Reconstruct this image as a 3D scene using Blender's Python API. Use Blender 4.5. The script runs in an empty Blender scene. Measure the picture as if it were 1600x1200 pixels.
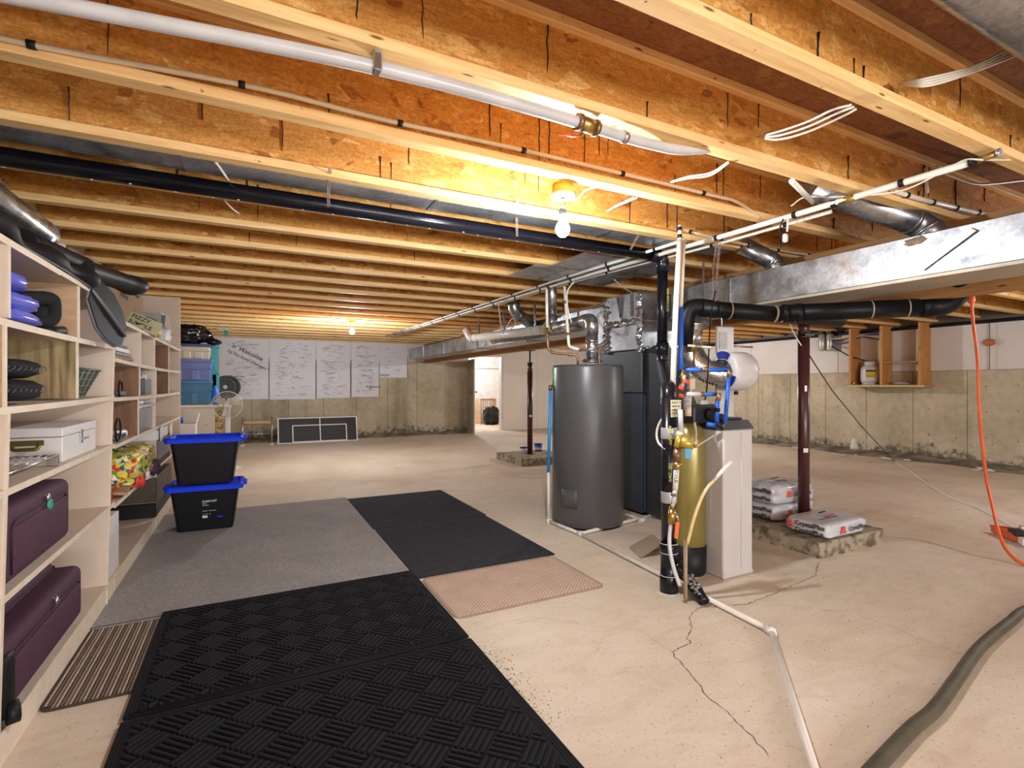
import bpy, bmesh, math, random
from mathutils import Vector, Matrix, noise as mnoise
# ---------------------------------------------------------------- camera, light, exposure
scn = bpy.context.scene
COL = scn.collection
YAW = math.radians(27.1); SY, CY = math.sin(YAW), math.cos(YAW)
FPX = 802.0; EYE = 1.30; HOR = 602.0
cam_d = bpy.data.cameras.new('camera'); cam = bpy.data.objects.new('camera', cam_d); COL.objects.link(cam)
cam.location = (0, 0, EYE); cam.rotation_euler = (math.pi/2, 0, -YAW)
cam_d.sensor_width = 36; cam_d.lens = 36*FPX/1600; cam_d.shift_y = (HOR-600)/1600; cam_d.clip_start = .02
scn.camera = cam
scn.view_settings.view_transform = 'Standard'; scn.view_settings.look = 'None'
scn.view_settings.gamma = 1; scn.view_settings.use_curve_mapping = False
scn.view_settings.exposure = 0.0
world = bpy.data.worlds.new('world'); scn.world = world; world.use_nodes = True
world.node_tree.nodes['Background'].inputs[0].default_value = (.9, .95, 1, 1)
world.node_tree.nodes['Background'].inputs[1].default_value = .3
BULB = 4300.0           # emission of the bare bulbs, seen and added
BULB_COL = (.90, .95, 1.0)
wd_ = bpy.data.lights.new('added_fill_light', 'AREA'); wd_.shape = 'RECTANGLE'; wd_.size = 4.6; wd_.size_y = 1.0; wd_.energy = 290; wd_.color = (.95, .97, 1.0)  # soft fill light added behind the camera, dressed as a made-up window
wdo = bpy.data.objects.new('added_fill_light', wd_); COL.objects.link(wdo); wdo.location = (1.4, -4.4, 1.15); wdo.rotation_euler = (math.radians(90), 0, 0)
scn.cycles.max_bounces = 8; scn.cycles.diffuse_bounces = 6; scn.cycles.sample_clamp_indirect = 25
scn.cycles.caustics_reflective = False; scn.cycles.caustics_refractive = False
rnd = random.Random(7)
# ---------------------------------------------------------------- surveying: a sight line met with a real plane
def P(px, py, X=None, Y=None, Z=None, D=None):
    t = (px-800)/FPX; a, b, c = SY+CY*t, CY-SY*t, (HOR-py)/FPX
    if X is not None: d = X/a
    elif Y is not None: d = Y/b
    elif Z is not None: d = (Z-EYE)/c
    else: d = D
    return Vector((a*d, b*d, EYE+c*d))
def F(px, py, z=0.0): return P(px, py, Z=z)
# ---------------------------------------------------------------- materials
MATS = {}
def newmat(name):
    m = bpy.data.materials.new(name); m.use_nodes = True
    nt = m.node_tree; b = nt.nodes['Principled BSDF']; MATS[name] = m
    return m, nt, b
def nd(nt, t, **kw):
    n = nt.nodes.new(t)
    for k, v in kw.items():
        if k in n.inputs: n.inputs[k].default_value = v
        else: setattr(n, k, v)
    return n
def coords(nt, scale=(1,1,1), rot=(0,0,0), loc=(0,0,0)):
    tc = nd(nt, 'ShaderNodeTexCoord'); mp = nd(nt, 'ShaderNodeMapping')
    mp.inputs['Scale'].default_value = scale; mp.inputs['Rotation'].default_value = rot; mp.inputs['Location'].default_value = loc
    nt.links.new(tc.outputs['Object'], mp.inputs[0]); return mp.outputs[0]
def ramp(nt, fac, stops, interp='LINEAR'):
    r = nd(nt, 'ShaderNodeValToRGB'); r.color_ramp.interpolation = interp
    e = r.color_ramp.elements
    while len(e) < len(stops): e.new(.5)
    for i, (p, c) in enumerate(stops):
        e[i].position = p; e[i].color = (c[0], c[1], c[2], 1) if len(c) == 3 else c
    nt.links.new(fac, r.inputs[0]); return r.outputs[0]
def mixc(nt, fac, a, b, mode='MIX'):
    n = nd(nt, 'ShaderNodeMix', data_type='RGBA', blend_type=mode)
    for k, v in ((0, fac), (6, a), (7, b)):
        if hasattr(v, 'links') or hasattr(v, 'is_linked'): nt.links.new(v, n.inputs[k])
        elif isinstance(v, (int, float)): n.inputs[k].default_value = v
        else: n.inputs[k].default_value = (v[0], v[1], v[2], 1)
    return n.outputs[2]
def bump(nt, b, h, strength=.3, dist=.01):
    n = nd(nt, 'ShaderNodeBump'); n.inputs['Strength'].default_value = strength; n.inputs['Distance'].default_value = dist
    nt.links.new(h, n.inputs['Height']); nt.links.new(n.outputs[0], b.inputs['Normal'])
def noise(nt, co, scale, detail=4, rough=.55, dist=0):
    n = nd(nt, 'ShaderNodeTexNoise'); n.inputs['Scale'].default_value = scale; n.inputs['Detail'].default_value = detail
    n.inputs['Roughness'].default_value = rough; n.inputs['Distortion'].default_value = dist
    nt.links.new(co, n.inputs['Vector']); return n.outputs[0]
def M(name, c, rough=.6, metal=0.0, c2=None, scale=6, bmp=0, bs=60, stretch=(1,1,1), lo=.35, hi=.65, alpha=None, spec=None):
    if name in MATS: return MATS[name]
    m, nt, b = newmat(name)
    b.inputs['Roughness'].default_value = rough; b.inputs['Metallic'].default_value = metal
    b.inputs['Base Color'].default_value = (*c, 1)
    if spec is not None: b.inputs['Specular IOR Level'].default_value = spec
    co = coords(nt, stretch)
    if c2 is None: c2 = tuple(x*.86 for x in c)
    nt.links.new(ramp(nt, noise(nt, co, scale), [(lo, c), (hi, c2)]), b.inputs['Base Color'])
    if bmp: bump(nt, b, noise(nt, co, bs), bmp, .004)
    if alpha is not None: b.inputs['Alpha'].default_value = alpha
    return m
def osb(name, dark, mid, light, s=1.0):
    m, nt, b = newmat(name); b.inputs['Roughness'].default_value = .7
    cols = []
    for rot, sc in (((.0,.5,.3),(9*s,9*s,30*s)), ((.3,1.9,.1),(8*s,8*s,26*s)), ((0,2.6,.4),(16*s,16*s,48*s))):
        co = coords(nt, sc, rot)
        wob = nd(nt, 'ShaderNodeTexVoronoi', feature='F1'); wob.inputs['Scale'].default_value = 1.0
        nt.links.new(co, wob.inputs['Vector'])
        sp = nd(nt, 'ShaderNodeSeparateColor'); nt.links.new(wob.outputs['Color'], sp.inputs[0]); cols.append(sp.outputs[0])
    n1 = noise(nt, coords(nt), 7*s, 2); mx = nd(nt, 'ShaderNodeMix'); 
    nt.links.new(ramp(nt, n1, [(.47,(0,0,0)),(.53,(1,1,1))]), mx.inputs[0]); nt.links.new(cols[0], mx.inputs[2]); nt.links.new(cols[1], mx.inputs[3])
    mx2 = nd(nt, 'ShaderNodeMix'); n2 = noise(nt, coords(nt, loc=(3,4,5)), 12*s, 2)
    nt.links.new(ramp(nt, n2, [(.55,(0,0,0)),(.6,(1,1,1))]), mx2.inputs[0]); nt.links.new(mx.outputs[0], mx2.inputs[2]); nt.links.new(cols[2], mx2.inputs[3])
    base = ramp(nt, mx2.outputs[0], [(0, dark), (.08, mid), (.78, tuple(.75*x+.25*y for x, y in zip(mid, light))), (.90, tuple(.45*x+.55*y for x, y in zip(mid, light))), (1, light)])
    fine = ramp(nt, noise(nt, coords(nt, (40,40,40)), 2.0, 5), [(.3,(.72,.72,.72)),(.62,(1.05,1.05,1.05))])
    st = ramp(nt, noise(nt, coords(nt, (9,30,55), (.0,.6,.0)), 1.2, 5, .7, 1.5), [(.34,(.74,.66,.55)),(.52,(1,1,1)),(.72,(1.18,1.22,1.3))])
    nt.links.new(mixc(nt, 1.0, mixc(nt, 1.0, base, fine, 'MULTIPLY'), st, 'MULTIPLY'), b.inputs['Base Color'])
    bump(nt, b, mx2.outputs[0], .35, .003)
    return m
def wood(name, a, c2, along=(1,14,14), knots=True, rough=.65):
    m, nt, b = newmat(name); b.inputs['Roughness'].default_value = rough
    co = coords(nt, along)
    col = ramp(nt, noise(nt, co, 2.2, 5, .6, .4), [(.3, c2), (.62, a)])
    if knots:
        vo = nd(nt, 'ShaderNodeTexVoronoi'); vo.inputs['Scale'].default_value = 6
        nt.links.new(coords(nt, tuple(max(.6, x*.16) for x in along)), vo.inputs['Vector'])
        k = ramp(nt, vo.outputs['Distance'], [(.05, (.25,.13,.06)), (.11, (1,1,1))])
        col = mixc(nt, 1.0, col, k, 'MULTIPLY')
        sp = ramp(nt, noise(nt, coords(nt, (30,30,30)), 1.3, 3), [(.26, (.3,.18,.1)), (.31, (1,1,1))])
        col = mixc(nt, 1.0, col, sp, 'MULTIPLY')
    nt.links.new(col, b.inputs['Base Color']); bump(nt, b, noise(nt, co, 8, 4), .12, .003)
    return m
def galv(name, c=(.50,.52,.55), rough=.38, crink=0.0, s=14):
    m, nt, b = newmat(name); b.inputs['Metallic'].default_value = .92
    vo = nd(nt, 'ShaderNodeTexVoronoi'); vo.inputs['Scale'].default_value = s*4; nt.links.new(coords(nt), vo.inputs['Vector'])
    sp = nd(nt, 'ShaderNodeSeparateColor'); nt.links.new(vo.outputs['Color'], sp.inputs[0])
    n1 = noise(nt, coords(nt), 3.5, 5)
    col = ramp(nt, n1, [(.3, tuple(x*.58 for x in c)), (.62, c)])
    col = mixc(nt, .25, col, sp.outputs[0], 'SOFT_LIGHT')
    nt.links.new(col, b.inputs['Base Color'])
    nt.links.new(ramp(nt, noise(nt, coords(nt, loc=(7,1,2)), 9, 4), [(.3, (rough*.7,)*3), (.7, (rough*1.4,)*3)]), b.inputs['Roughness'])
    bump(nt, b, noise(nt, coords(nt), 3.0 if not crink else 22, 2), .25 if not crink else crink, .01)
    return m

def concrete_wall():
    m, nt, b = newmat('form_concrete'); b.inputs['Roughness'].default_value = .85
    geo = nd(nt, 'ShaderNodeNewGeometry'); sp = nd(nt, 'ShaderNodeSeparateXYZ'); nt.links.new(geo.outputs['Position'], sp.inputs[0])
    pos = geo.outputs['Position']
    def nz(scale, det=4, loc=(0,0,0), sc=(1,1,1)):
        mp = nd(nt, 'ShaderNodeMapping'); mp.inputs['Location'].default_value = loc; mp.inputs['Scale'].default_value = sc
        nt.links.new(pos, mp.inputs[0]); return noise(nt, mp.outputs[0], scale, det)
    col = ramp(nt, nz(1.1, 6), [(.3, (.40,.34,.225)), (.7, (.62,.54,.40))])
    col = mixc(nt, 1.0, col, ramp(nt, nz(9, 5, (4,0,0)), [(.3, (.86,.86,.84)), (.6, (1.03,1.03,1.02))]), 'MULTIPLY')
    # dark vertical water runs
    run = ramp(nt, nz(1.6, 3, (9,3,1), (1,1,.12)), [(.56, (1,1,1)), (.72, (.45,.43,.37))])
    col = mixc(nt, .8, col, run, 'MULTIPLY')
    # mould climbing from the floor: a band whose height wanders, broken by speckle
    hh = nd(nt, 'ShaderNodeMath', operation='MULTIPLY'); nt.links.new(nz(.9, 3, (2,8,3), (1,1,.01)), hh.inputs[0]); hh.inputs[1].default_value = .62
    df = nd(nt, 'ShaderNodeMath', operation='SUBTRACT'); nt.links.new(hh.outputs[0], df.inputs[0]); nt.links.new(sp.outputs[2], df.inputs[1])
    sc = nd(nt, 'ShaderNodeMath', operation='MULTIPLY_ADD'); nt.links.new(df.outputs[0], sc.inputs[0]); sc.inputs[1].default_value = 1.1; sc.inputs[2].default_value = .0
    ad = nd(nt, 'ShaderNodeMath', operation='ADD'); nt.links.new(sc.outputs[0], ad.inputs[0]); nt.links.new(nz(11, 5, (5,5,5)), ad.inputs[1])
    mf = ramp(nt, ad.outputs[0], [(.60, (0,0,0)), (.82, (.9,.9,.9))])
    col = mixc(nt, mf, col, (.10,.085,.055))
    nt.links.new(col, b.inputs['Base Color']); bump(nt, b, nz(30, 5), .3, .004)
    return m
def concrete_floor():
    m, nt, b = newmat('floor_concrete'); 
    co = coords(nt)
    col = ramp(nt, noise(nt, co, .55, 6, .6, .6), [(.3, (.56,.455,.335)), (.5, (.68,.585,.465)), (.72, (.76,.68,.575))])
    col = mixc(nt, 1.0, col, ramp(nt, noise(nt, coords(nt, (1.3,3.2,1), (0,0,.5)), 2.4, 7, .65, 1.2), [(.3, (.90,.88,.84)), (.5, (1.0,1.0,1.0)), (.75, (1.05,1.05,1.05))]), 'MULTIPLY')
    col = mixc(nt, 1.0, col, ramp(nt, noise(nt, co, 60, 4), [(.30, (.66,.63,.58)), (.40, (1,1,1))]), 'MULTIPLY')
    nt.links.new(col, b.inputs['Base Color'])
    nt.links.new(ramp(nt, noise(nt, co, 1.2, 5), [(.3, (.6,)*3), (.7, (.85,)*3)]), b.inputs['Roughness'])
    bump(nt, b, noise(nt, co, 18, 6), .18, .004); return m
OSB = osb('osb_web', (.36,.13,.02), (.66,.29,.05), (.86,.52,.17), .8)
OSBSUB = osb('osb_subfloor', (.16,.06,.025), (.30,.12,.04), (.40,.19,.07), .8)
FLANGE = wood('flange_lumber', (.93,.63,.29), (.76,.45,.165), (1.2,16,16))
BEAMW = wood('beam_lumber', (.46,.23,.08), (.30,.13,.04), (16,1.2,16))
CONC = concrete_wall(); FLOOR = concrete_floor()
GALV = galv('galvanised_sheet'); FOIL = galv('foil_tape', (.78,.78,.80), .22, .9)
GALVD = galv('galvanised_round', (.42,.43,.45), .3)
SHELF = M('painted_shelf_board', (.74,.62,.50), .6, c2=(.67,.55,.44), scale=3, bmp=.08, bs=30)
SHELFEDGE = M('pale_board_edge', (.80,.69,.55), .6, c2=(.72,.60,.46), scale=12)
WHITE = M('white_paint', (.80,.78,.76), .5, c2=(.74,.72,.70))
PVC = M('white_pvc', (.80,.77,.70), .35, c2=(.70,.66,.57), scale=4)
PVCG = M('pale_grey_pvc', (.60,.60,.61), .3)
BLACKABS = M('black_abs', (.006,.006,.010), .22, c2=(.010,.010,.015), spec=.35)
MATBLK = M('matt_black_sleeve', (.006,.006,.007), .42, spec=.18)
DARKM = M('black_hardware', (.010,.010,.011), .5, spec=.25)
BRASS = M('brass', (.55,.36,.10), .3, .85, c2=(.40,.25,.08), scale=30)
COPPER = M('aged_copper', (.34,.18,.09), .4, .7, c2=(.22,.13,.08), scale=20)
BLUEP = M('blue_pipe_sleeve', (.02,.13,.62), .4)
RED = M('red_plastic', (.75,.06,.02), .4)
ORANGE = M('orange_plastic', (.85,.13,.02), .45)
STEEL = M('bright_steel', (.62,.62,.62), .25, .9)
PLYW = wood('plywood_panel', (.55,.37,.22), (.44,.28,.15), (2,2,10), False)
DARKPLY = wood('dark_plywood', (.26,.13,.07), (.17,.08,.04), (10,10,2), False)
CARD = M('cardboard', (.42,.26,.14), .8, c2=(.37,.22,.11))
INK = M('black_ink', (.02,.02,.02), .6)
WINK = M('white_ink', (.75,.75,.75), .6)
# ---------------------------------------------------------------- mesh builder
WL = {}                      # world base of every empty/thing
def _basis(d):
    d = d.normalized(); a = Vector((0,0,1)) if abs(d.z) < .9 else Vector((1,0,0))
    u = d.cross(a).normalized(); return u, d.cross(u).normalized()
def cr(pts, n=6):
    pts = [Vector(p) for p in pts]
    if len(pts) < 3: return pts
    q = [pts[0]*2-pts[1]] + pts + [pts[-1]*2-pts[-2]]; out = []
    for i in range(1, len(q)-2):
        for k in range(n):
            t = k/n; a, b, c, d = q[i-1], q[i], q[i+1], q[i+2]
            out.append(.5*((2*b)+(c-a)*t+(2*a-5*b+4*c-d)*t*t+(3*b-a-3*c+d)*t**3))
    out.append(pts[-1]); return out
class MB:
    def __init__(s): s.v = []; s.f = []; s.sm = []
    def add(s, vs, fs, smooth=False):
        o = len(s.v); s.v += [Vector(x) for x in vs]
        for f in fs: s.f.append([i+o for i in f]); s.sm.append(smooth)
        return s
    def box(s, x0, x1, y0, y1, z0, z1):
        vs = [(x,y,z) for z in (z0,z1) for x,y in ((x0,y0),(x1,y0),(x1,y1),(x0,y1))]
        return s.add(vs, [(3,2,1,0),(4,5,6,7),(0,1,5,4),(1,2,6,5),(2,3,7,6),(3,0,4,7)])
    def obox(s, c, size, rot=(0,0,0), bev=0, seg=2, smooth=False):
        bm = bmesh.new(); bmesh.ops.create_cube(bm, size=1)
        for v in bm.verts: v.co = Vector((v.co.x*size[0], v.co.y*size[1], v.co.z*size[2]))
        if bev: bmesh.ops.bevel(bm, geom=list(bm.edges), offset=bev, segments=seg, affect='EDGES', profile=.6)
        R = Matrix.Rotation(rot[2],3,'Z') @ Matrix.Rotation(rot[1],3,'Y') @ Matrix.Rotation(rot[0],3,'X')
        bm.verts.index_update(); c = Vector(c)
        s.add([R @ v.co + c for v in bm.verts], [[v.index for v in f.verts] for f in bm.faces], smooth); bm.free(); return s
    def rbox(s, x0, x1, y0, y1, z0, z1, bev=.01, seg=2, smooth=False):
        return s.obox(((x0+x1)/2,(y0+y1)/2,(z0+z1)/2), (x1-x0,y1-y0,z1-z0), (0,0,0), bev, seg, smooth)
    def sag(s, x0, x1, y0, y1, z0, z1, sg, n=8):
        vs = []; fs = []
        for i in range(n+1):
            t = i/n; y = y0+(y1-y0)*t; dz = -sg*4*t*(1-t)
            vs += [(x0,y,z0+dz),(x1,y,z0+dz),(x1,y,z1+dz),(x0,y,z1+dz)]
        for i in range(n):
            a = 4*i; b = a+4
            fs += [(a,a+1,b+1,b),(a+1,a+2,b+2,b+1),(a+2,a+3,b+3,b+2),(a+3,a,b,b+3)]
        fs += [(3,2,1,0),(4*n,4*n+1,4*n+2,4*n+3)]
        return s.add(vs, fs)
    def cyl(s, p0, p1, r0, r1=None, n=16, cap=True):
        p0, p1 = Vector(p0), Vector(p1); r1 = r0 if r1 is None else r1; u, w = _basis(p1-p0)
        vs = []
        for p, r in ((p0,r0),(p1,r1)):
            for k in range(n): a = 2*math.pi*k/n; vs.append(p+(u*math.cos(a)+w*math.sin(a))*r)
        o = len(s.v); s.add(vs, [(k,(k+1)%n,n+(k+1)%n,n+k) for k in range(n)], True)
        if cap: s.f += [[o+k for k in range(n)][::-1], [o+n+k for k in range(n)]]; s.sm += [False, False]
        return s
    def tube(s, pts, r, n=8, flat=1.0, cap=True):
        pts = [Vector(p) for p in pts]; m = len(pts); rs = (list(r)+[r[-1]]*m)[:m] if isinstance(r, (list,tuple)) else [r]*m
        d0 = (pts[1]-pts[0]).normalized(); u, w = _basis(d0); vs = []
        for i, p in enumerate(pts):
            d = ((pts[min(i+1,m-1)]-pts[max(i-1,0)])).normalized()
            u = (u - d*u.dot(d)).normalized(); w = d.cross(u)
            for k in range(n): a = 2*math.pi*k/n; vs.append(p+(u*math.cos(a)+w*math.sin(a)*flat)*rs[i])
        fs = [(i*n+k, i*n+(k+1)%n, (i+1)*n+(k+1)%n, (i+1)*n+k) for i in range(m-1) for k in range(n)]
        o = len(s.v); s.add(vs, fs, True)
        if cap: s.f += [[o+k for k in range(n)][::-1], [o+(m-1)*n+k for k in range(n)]]; s.sm += [False, False]
        return s
    def lathe(s, prof, c, n=24, axis='Z', smooth=True):
        vs = []; c = Vector(c)
        for r, h in prof:
            for k in range(n):
                a = 2*math.pi*k/n; x, y = r*math.cos(a), r*math.sin(a)
                vs.append(c+{'Z':Vector((x,y,h)),'X':Vector((h,x,y)),'Y':Vector((x,h,-y))}[axis])
        fs = [(i*n+k, i*n+(k+1)%n, (i+1)*n+(k+1)%n, (i+1)*n+k) for i in range(len(prof)-1) for k in range(n)]
        return s.add(vs, fs, smooth)
    def prism(s, poly, z0, z1):
        n = len(poly); vs = [(p[0],p[1],z0) for p in poly]+[(p[0],p[1],z1) for p in poly]
        return s.add(vs, [list(range(n))[::-1], [n+k for k in range(n)]] + [(k,(k+1)%n,n+(k+1)%n,n+k) for k in range(n)])
    def slab(s, pts, th):           # any planar polygon given thickness along its normal
        pts = [Vector(p) for p in pts]; nrm = (pts[1]-pts[0]).cross(pts[2]-pts[0]).normalized()*th; n = len(pts)
        return s.add(pts+[p+nrm for p in pts], [list(range(n))[::-1], [n+k for k in range(n)]] + [(k,(k+1)%n,n+(k+1)%n,n+k) for k in range(n)])
    def sell(s, c, abc, e1=1.0, e2=1.0, rotz=0, nz=0, seed=0, n=20, m=12, freq=6, rx=0):
        c = Vector(c); vs = []; R = Matrix.Rotation(rotz,3,'Z') @ Matrix.Rotation(rx,3,'X')
        def pw(x, e): return math.copysign(abs(x)**e, x)
        for i in range(m+1):
            ph = -math.pi/2+math.pi*i/m
            for k in range(n):
                th = 2*math.pi*k/n
                p = Vector((pw(math.cos(ph),e1)*pw(math.cos(th),e2), pw(math.cos(ph),e1)*pw(math.sin(th),e2), pw(math.sin(ph),e1)))
                if nz: p *= 1+nz*mnoise.noise(p*freq*.5+Vector((seed*3.1,seed,0)))
                vs.append(R @ Vector((p.x*abc[0],p.y*abc[1],p.z*abc[2]))+c)
        return s.add(vs, [(i*n+k, i*n+(k+1)%n, (i+1)*n+(k+1)%n, (i+1)*n+k) for i in range(m) for k in range(n)], True)
    def torus(s, c, R, r, axis='Z', n=28, m=8):
        pts = []; c = Vector(c)
        for k in range(n+1):
            a = 2*math.pi*k/n; x, y = R*math.cos(a), R*math.sin(a)
            pts.append(c+{'Z':Vector((x,y,0)),'X':Vector((0,x,y)),'Y':Vector((x,0,y))}[axis])
        return s.tube(pts, r, m, cap=False)
    def build(s, name, mat, parent=None, kind=None):
        me = bpy.data.meshes.new(name)
        if parent is not None: org = WL[parent.name]
        else:
            xs = [v.x for v in s.v]; ys = [v.y for v in s.v]; zs = [v.z for v in s.v]
            org = Vector(((min(xs)+max(xs))/2, (min(ys)+max(ys))/2, min(zs)))
        me.from_pydata([v-org for v in s.v], [], s.f); me.polygons.foreach_set('use_smooth', s.sm)
        me.materials.append(mat); me.update()
        bm = bmesh.new(); bm.from_mesh(me); bmesh.ops.recalc_face_normals(bm, faces=bm.faces); bm.to_mesh(me); bm.free()
        o = bpy.data.objects.new(name, me); COL.objects.link(o)
        if parent is not None: o.parent = parent; WL[o.name] = org
        else: o.location = org; WL[o.name] = org
        if kind: o['kind'] = kind
        return o
def tag(o, label, cat, group=None, kind=None):
    o['label'] = label; o['category'] = cat
    if group: o['group'] = group
    if kind: o['kind'] = kind
    return o
def thing(name, label, cat, loc, group=None):
    o = bpy.data.objects.new(name, None); COL.objects.link(o); o.location = Vector(loc); o.empty_display_size = .05
    WL[o.name] = Vector(loc); return tag(o, label, cat, group)
def struct(name, loc=(0,0,0)):
    o = bpy.data.objects.new(name, None); COL.objects.link(o); o.location = Vector(loc); WL[o.name] = Vector(loc); o['kind'] = 'structure'; return o
def one(name, mb, mat, label, cat, group=None, kind=None): return tag(mb.build(name, mat), label, cat, group, kind)
def clone(o, parent=None, dloc=(0,0,0)):
    c = o.copy(); COL.objects.link(c); c.parent = parent
    c.location = o.location + Vector(dloc); WL[c.name] = WL[o.name] + Vector(dloc)
    for ch in o.children: clone_child(ch, c, Vector(dloc))
    return c
def clone_child(o, parent, d):
    c = o.copy(); COL.objects.link(c); c.parent = parent; WL[c.name] = WL[o.name]+d
    for ch in o.children: clone_child(ch, c, d)
def text(body, size, org, u, v, mat, parent, name='lettering', align='LEFT', shear=0):
    cu = bpy.data.curves.new(name, 'FONT'); cu.body = body; cu.size = size; cu.extrude = .0006; cu.align_x = align; cu.shear = shear
    cu.offset = size*.015
    t = bpy.data.objects.new(name, cu); COL.objects.link(t)
    bpy.context.view_layer.update()
    me = bpy.data.meshes.new_from_object(t.evaluated_get(bpy.context.evaluated_depsgraph_get()))
    bpy.data.objects.remove(t); u = Vector(u).normalized(); v = Vector(v).normalized(); w = u.cross(v)
    mm = Matrix((( u.x,v.x,w.x,0),(u.y,v.y,w.y,0),(u.z,v.z,w.z,0),(0,0,0,1)))
    me.transform(mm); pw = WL[parent.name]; me.transform(Matrix.Translation(Vector(org)-pw))
    me.name = name; me.materials.clear(); me.materials.append(mat)
    o = bpy.data.objects.new(name, me); COL.objects.link(o); o.parent = parent; WL[o.name] = pw; return o
def elbowpath(pts, r, n=5):        # rounded corners
    pts = [Vector(p) for p in pts]; out = [pts[0]]
    for i in range(1, len(pts)-1):
        a, b, c = pts[i-1], pts[i], pts[i+1]; d1 = (a-b); d2 = (c-b); rr = min(r, d1.length*.45, d2.length*.45)
        p, q = b+d1.normalized()*rr, b+d2.normalized()*rr
        for k in range(n+1):
            t = k/n; out.append(p*(1-t)**2+b*2*t*(1-t)+q*t*t)
    out.append(pts[-1]); return out
# ================================================================ STRUCTURE
XL, XR, YB, YF, ZC, ZT = -1.40, 10.70, 13.40, -4.5, 2.40, 2.74
fl = struct('floor'); MB().box(XL-.3, XR+.3, YF-.3, 17.5, -.1, 0).build('slab', FLOOR, fl)
CRK = M('crack_dark', (.10,.08,.06), .9)
def crack(pts, w, seed):
    r = random.Random(seed); mb = MB(); pp = []
    for i in range(len(pts)-1):
        a, b = Vector(pts[i]), Vector(pts[i+1]); n = max(2, int((b-a).length/.018)); pr = Vector((-(b-a).y,(b-a).x,0)).normalized()
        for k in range(n): pp.append(a+(b-a)*(k/n)+pr*r.uniform(-.007,.007))
    pp.append(Vector(pts[-1])); L = len(pp); vs = []
    for i, p in enumerate(pp):
        d = (pp[min(i+1,L-1)]-pp[max(i-1,0)]).normalized(); pr = Vector((-d.y,d.x,0)); ww = w*r.uniform(.3,1.3)
        vs += [p+pr*ww+Vector((0,0,.0008)), p-pr*ww+Vector((0,0,.0008))]
    mb.add(vs, [(2*i,2*i+1,2*i+3,2*i+2) for i in range(L-1)]); mb.build('crack', CRK, fl)
crack([F(1279,878),F(1274,900),F(1215,925),F(1168,944),F(1090,950),F(1077,963),F(1080,978),F(1074,998),F(1079,1005),F(1049,1019)], .0026, 1)
crack([F(1049,1019),F(1063,1035),F(1085,1060),F(1100,1083),F(1125,1103),F(1160,1135),F(1200,1180)], .0022, 2)
crack([F(806,975),F(850,965),F(900,975),F(1000,985),F(1049,1019)], .0008, 3)
crack([F(1300,810),F(1360,800),F(1430,792),F(1500,796)], .0016, 4)
crack([F(1280,953),F(1340,960),F(1420,990),F(1500,1022)], .0012, 5)
crack([F(1240,688),F(1300,696),F(1420,730)], .002, 6)
GRIT = M('floor_grit', (.16,.12,.08), .95)
gm = MB(); r = random.Random(14)
for k in range(170):
    p = F(742,1010).lerp(F(850,1135), r.random())+Vector((abs(r.gauss(0,.05))+.012, r.gauss(0,.02), .001)); s_ = r.uniform(.0012,.0035); gm.obox(p, (s_*1.5,s_,s_), (0,0,r.random()*3))
for k in range(90): p = Vector((r.uniform(1.1,3.6), r.uniform(.9,2.3), .001)); s_ = r.uniform(.0012,.003); gm.obox(p, (s_*2,s_,s_*.6), (0,0,r.random()*3))
gm.build('grit', GRIT, fl, 'stuff')
DEB = M('white_debris', (.72,.70,.68), .8); dm = MB()
for k in range(44):
    y_ = r.choice((2.2,3.6,5.0,5.6,6.6,7.3,8.2,9.5))+r.gauss(0,.14); dm.sell((r.uniform(9.7,10.1), y_, .02), (r.uniform(.02,.06),r.uniform(.02,.07),.012), nz=.5, seed=k, n=7, m=5)
dm.build('white_debris', DEB, fl, 'stuff')
# ---- left wall, front wall, outer shell
PLAS = M('wall_plaster', (.62,.57,.50), .8, c2=(.56,.51,.44))
wl = struct('wall_left'); MB().box(XL-.15, XL, YF, YB, 0, ZT).build('wall_face', PLAS, wl)
INSUL = M('yellow_insulation', (.70,.60,.30), .95, c2=(.78,.74,.60), scale=14, bmp=.9, bs=40)
for i in range(20):
    y = 1.20+.58*(i-2)
    MB().sell((XL+.05, y+.27, 2.56), (.08,.23,.15), .5, .5, nz=.35, seed=i, n=14, m=8).build('insulation_batt', INSUL, wl)
wf = struct('wall_front'); MB().box(XL-.15, XR+.15, YF-.15, YF, 0, ZT).build('wall_face', PLAS, wf)
wn = struct('fill_frame_1', (1.4, YF, 1.15))  # made-up window around the added fill light, out of view
for (xa_, xb_, za_, zb_) in ((-.95,3.75,.60,.65),(-.95,3.75,1.65,1.70),(-.95,-.90,.65,1.65),(3.70,3.75,.65,1.65),(.58,.63,.65,1.65),(2.15,2.20,.65,1.65)): MB().rbox(xa_, xb_, YF+.005, YF+.06, za_, zb_, .004, 1).build('fill_frame_bar', WHITE, wn)
# ---- form-cast concrete walls, each pour panel with open joints
GROUT = M('joint_dark', (.16,.135,.10), .95)
wr = struct('wall_right'); MB().box(XR, XR+.2, YF, YB+.2, 0, ZT).build('wall_core', GROUT, wr)
y = 4.17-.79*11; pnl = []
while y < YB:
    MB().rbox(XR-.02, XR+.01, y+.004, min(y+.786, YB), 0, 1.55, .003, 1).build('concrete_panel', CONC, wr); y += .79
WBRD = M('white_foam_board', (.74,.70,.66), .7, c2=(.70,.65,.60), scale=2)
ys = [YF, -1.0, 1.4, P(1546,540,X=XR-.02).y, P(1440,540,X=XR-.02).y, P(1310,540,X=XR-.02).y, 8.3, 10.7, YB]
for a, b in zip(ys, ys[1:]): MB().rbox(XR-.03, XR, a+.004, b-.004, 1.555, 2.36, .002, 1).build('insulation_board', WBRD, wr)
tm = MB(); r = random.Random(3)
y = -2
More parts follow.
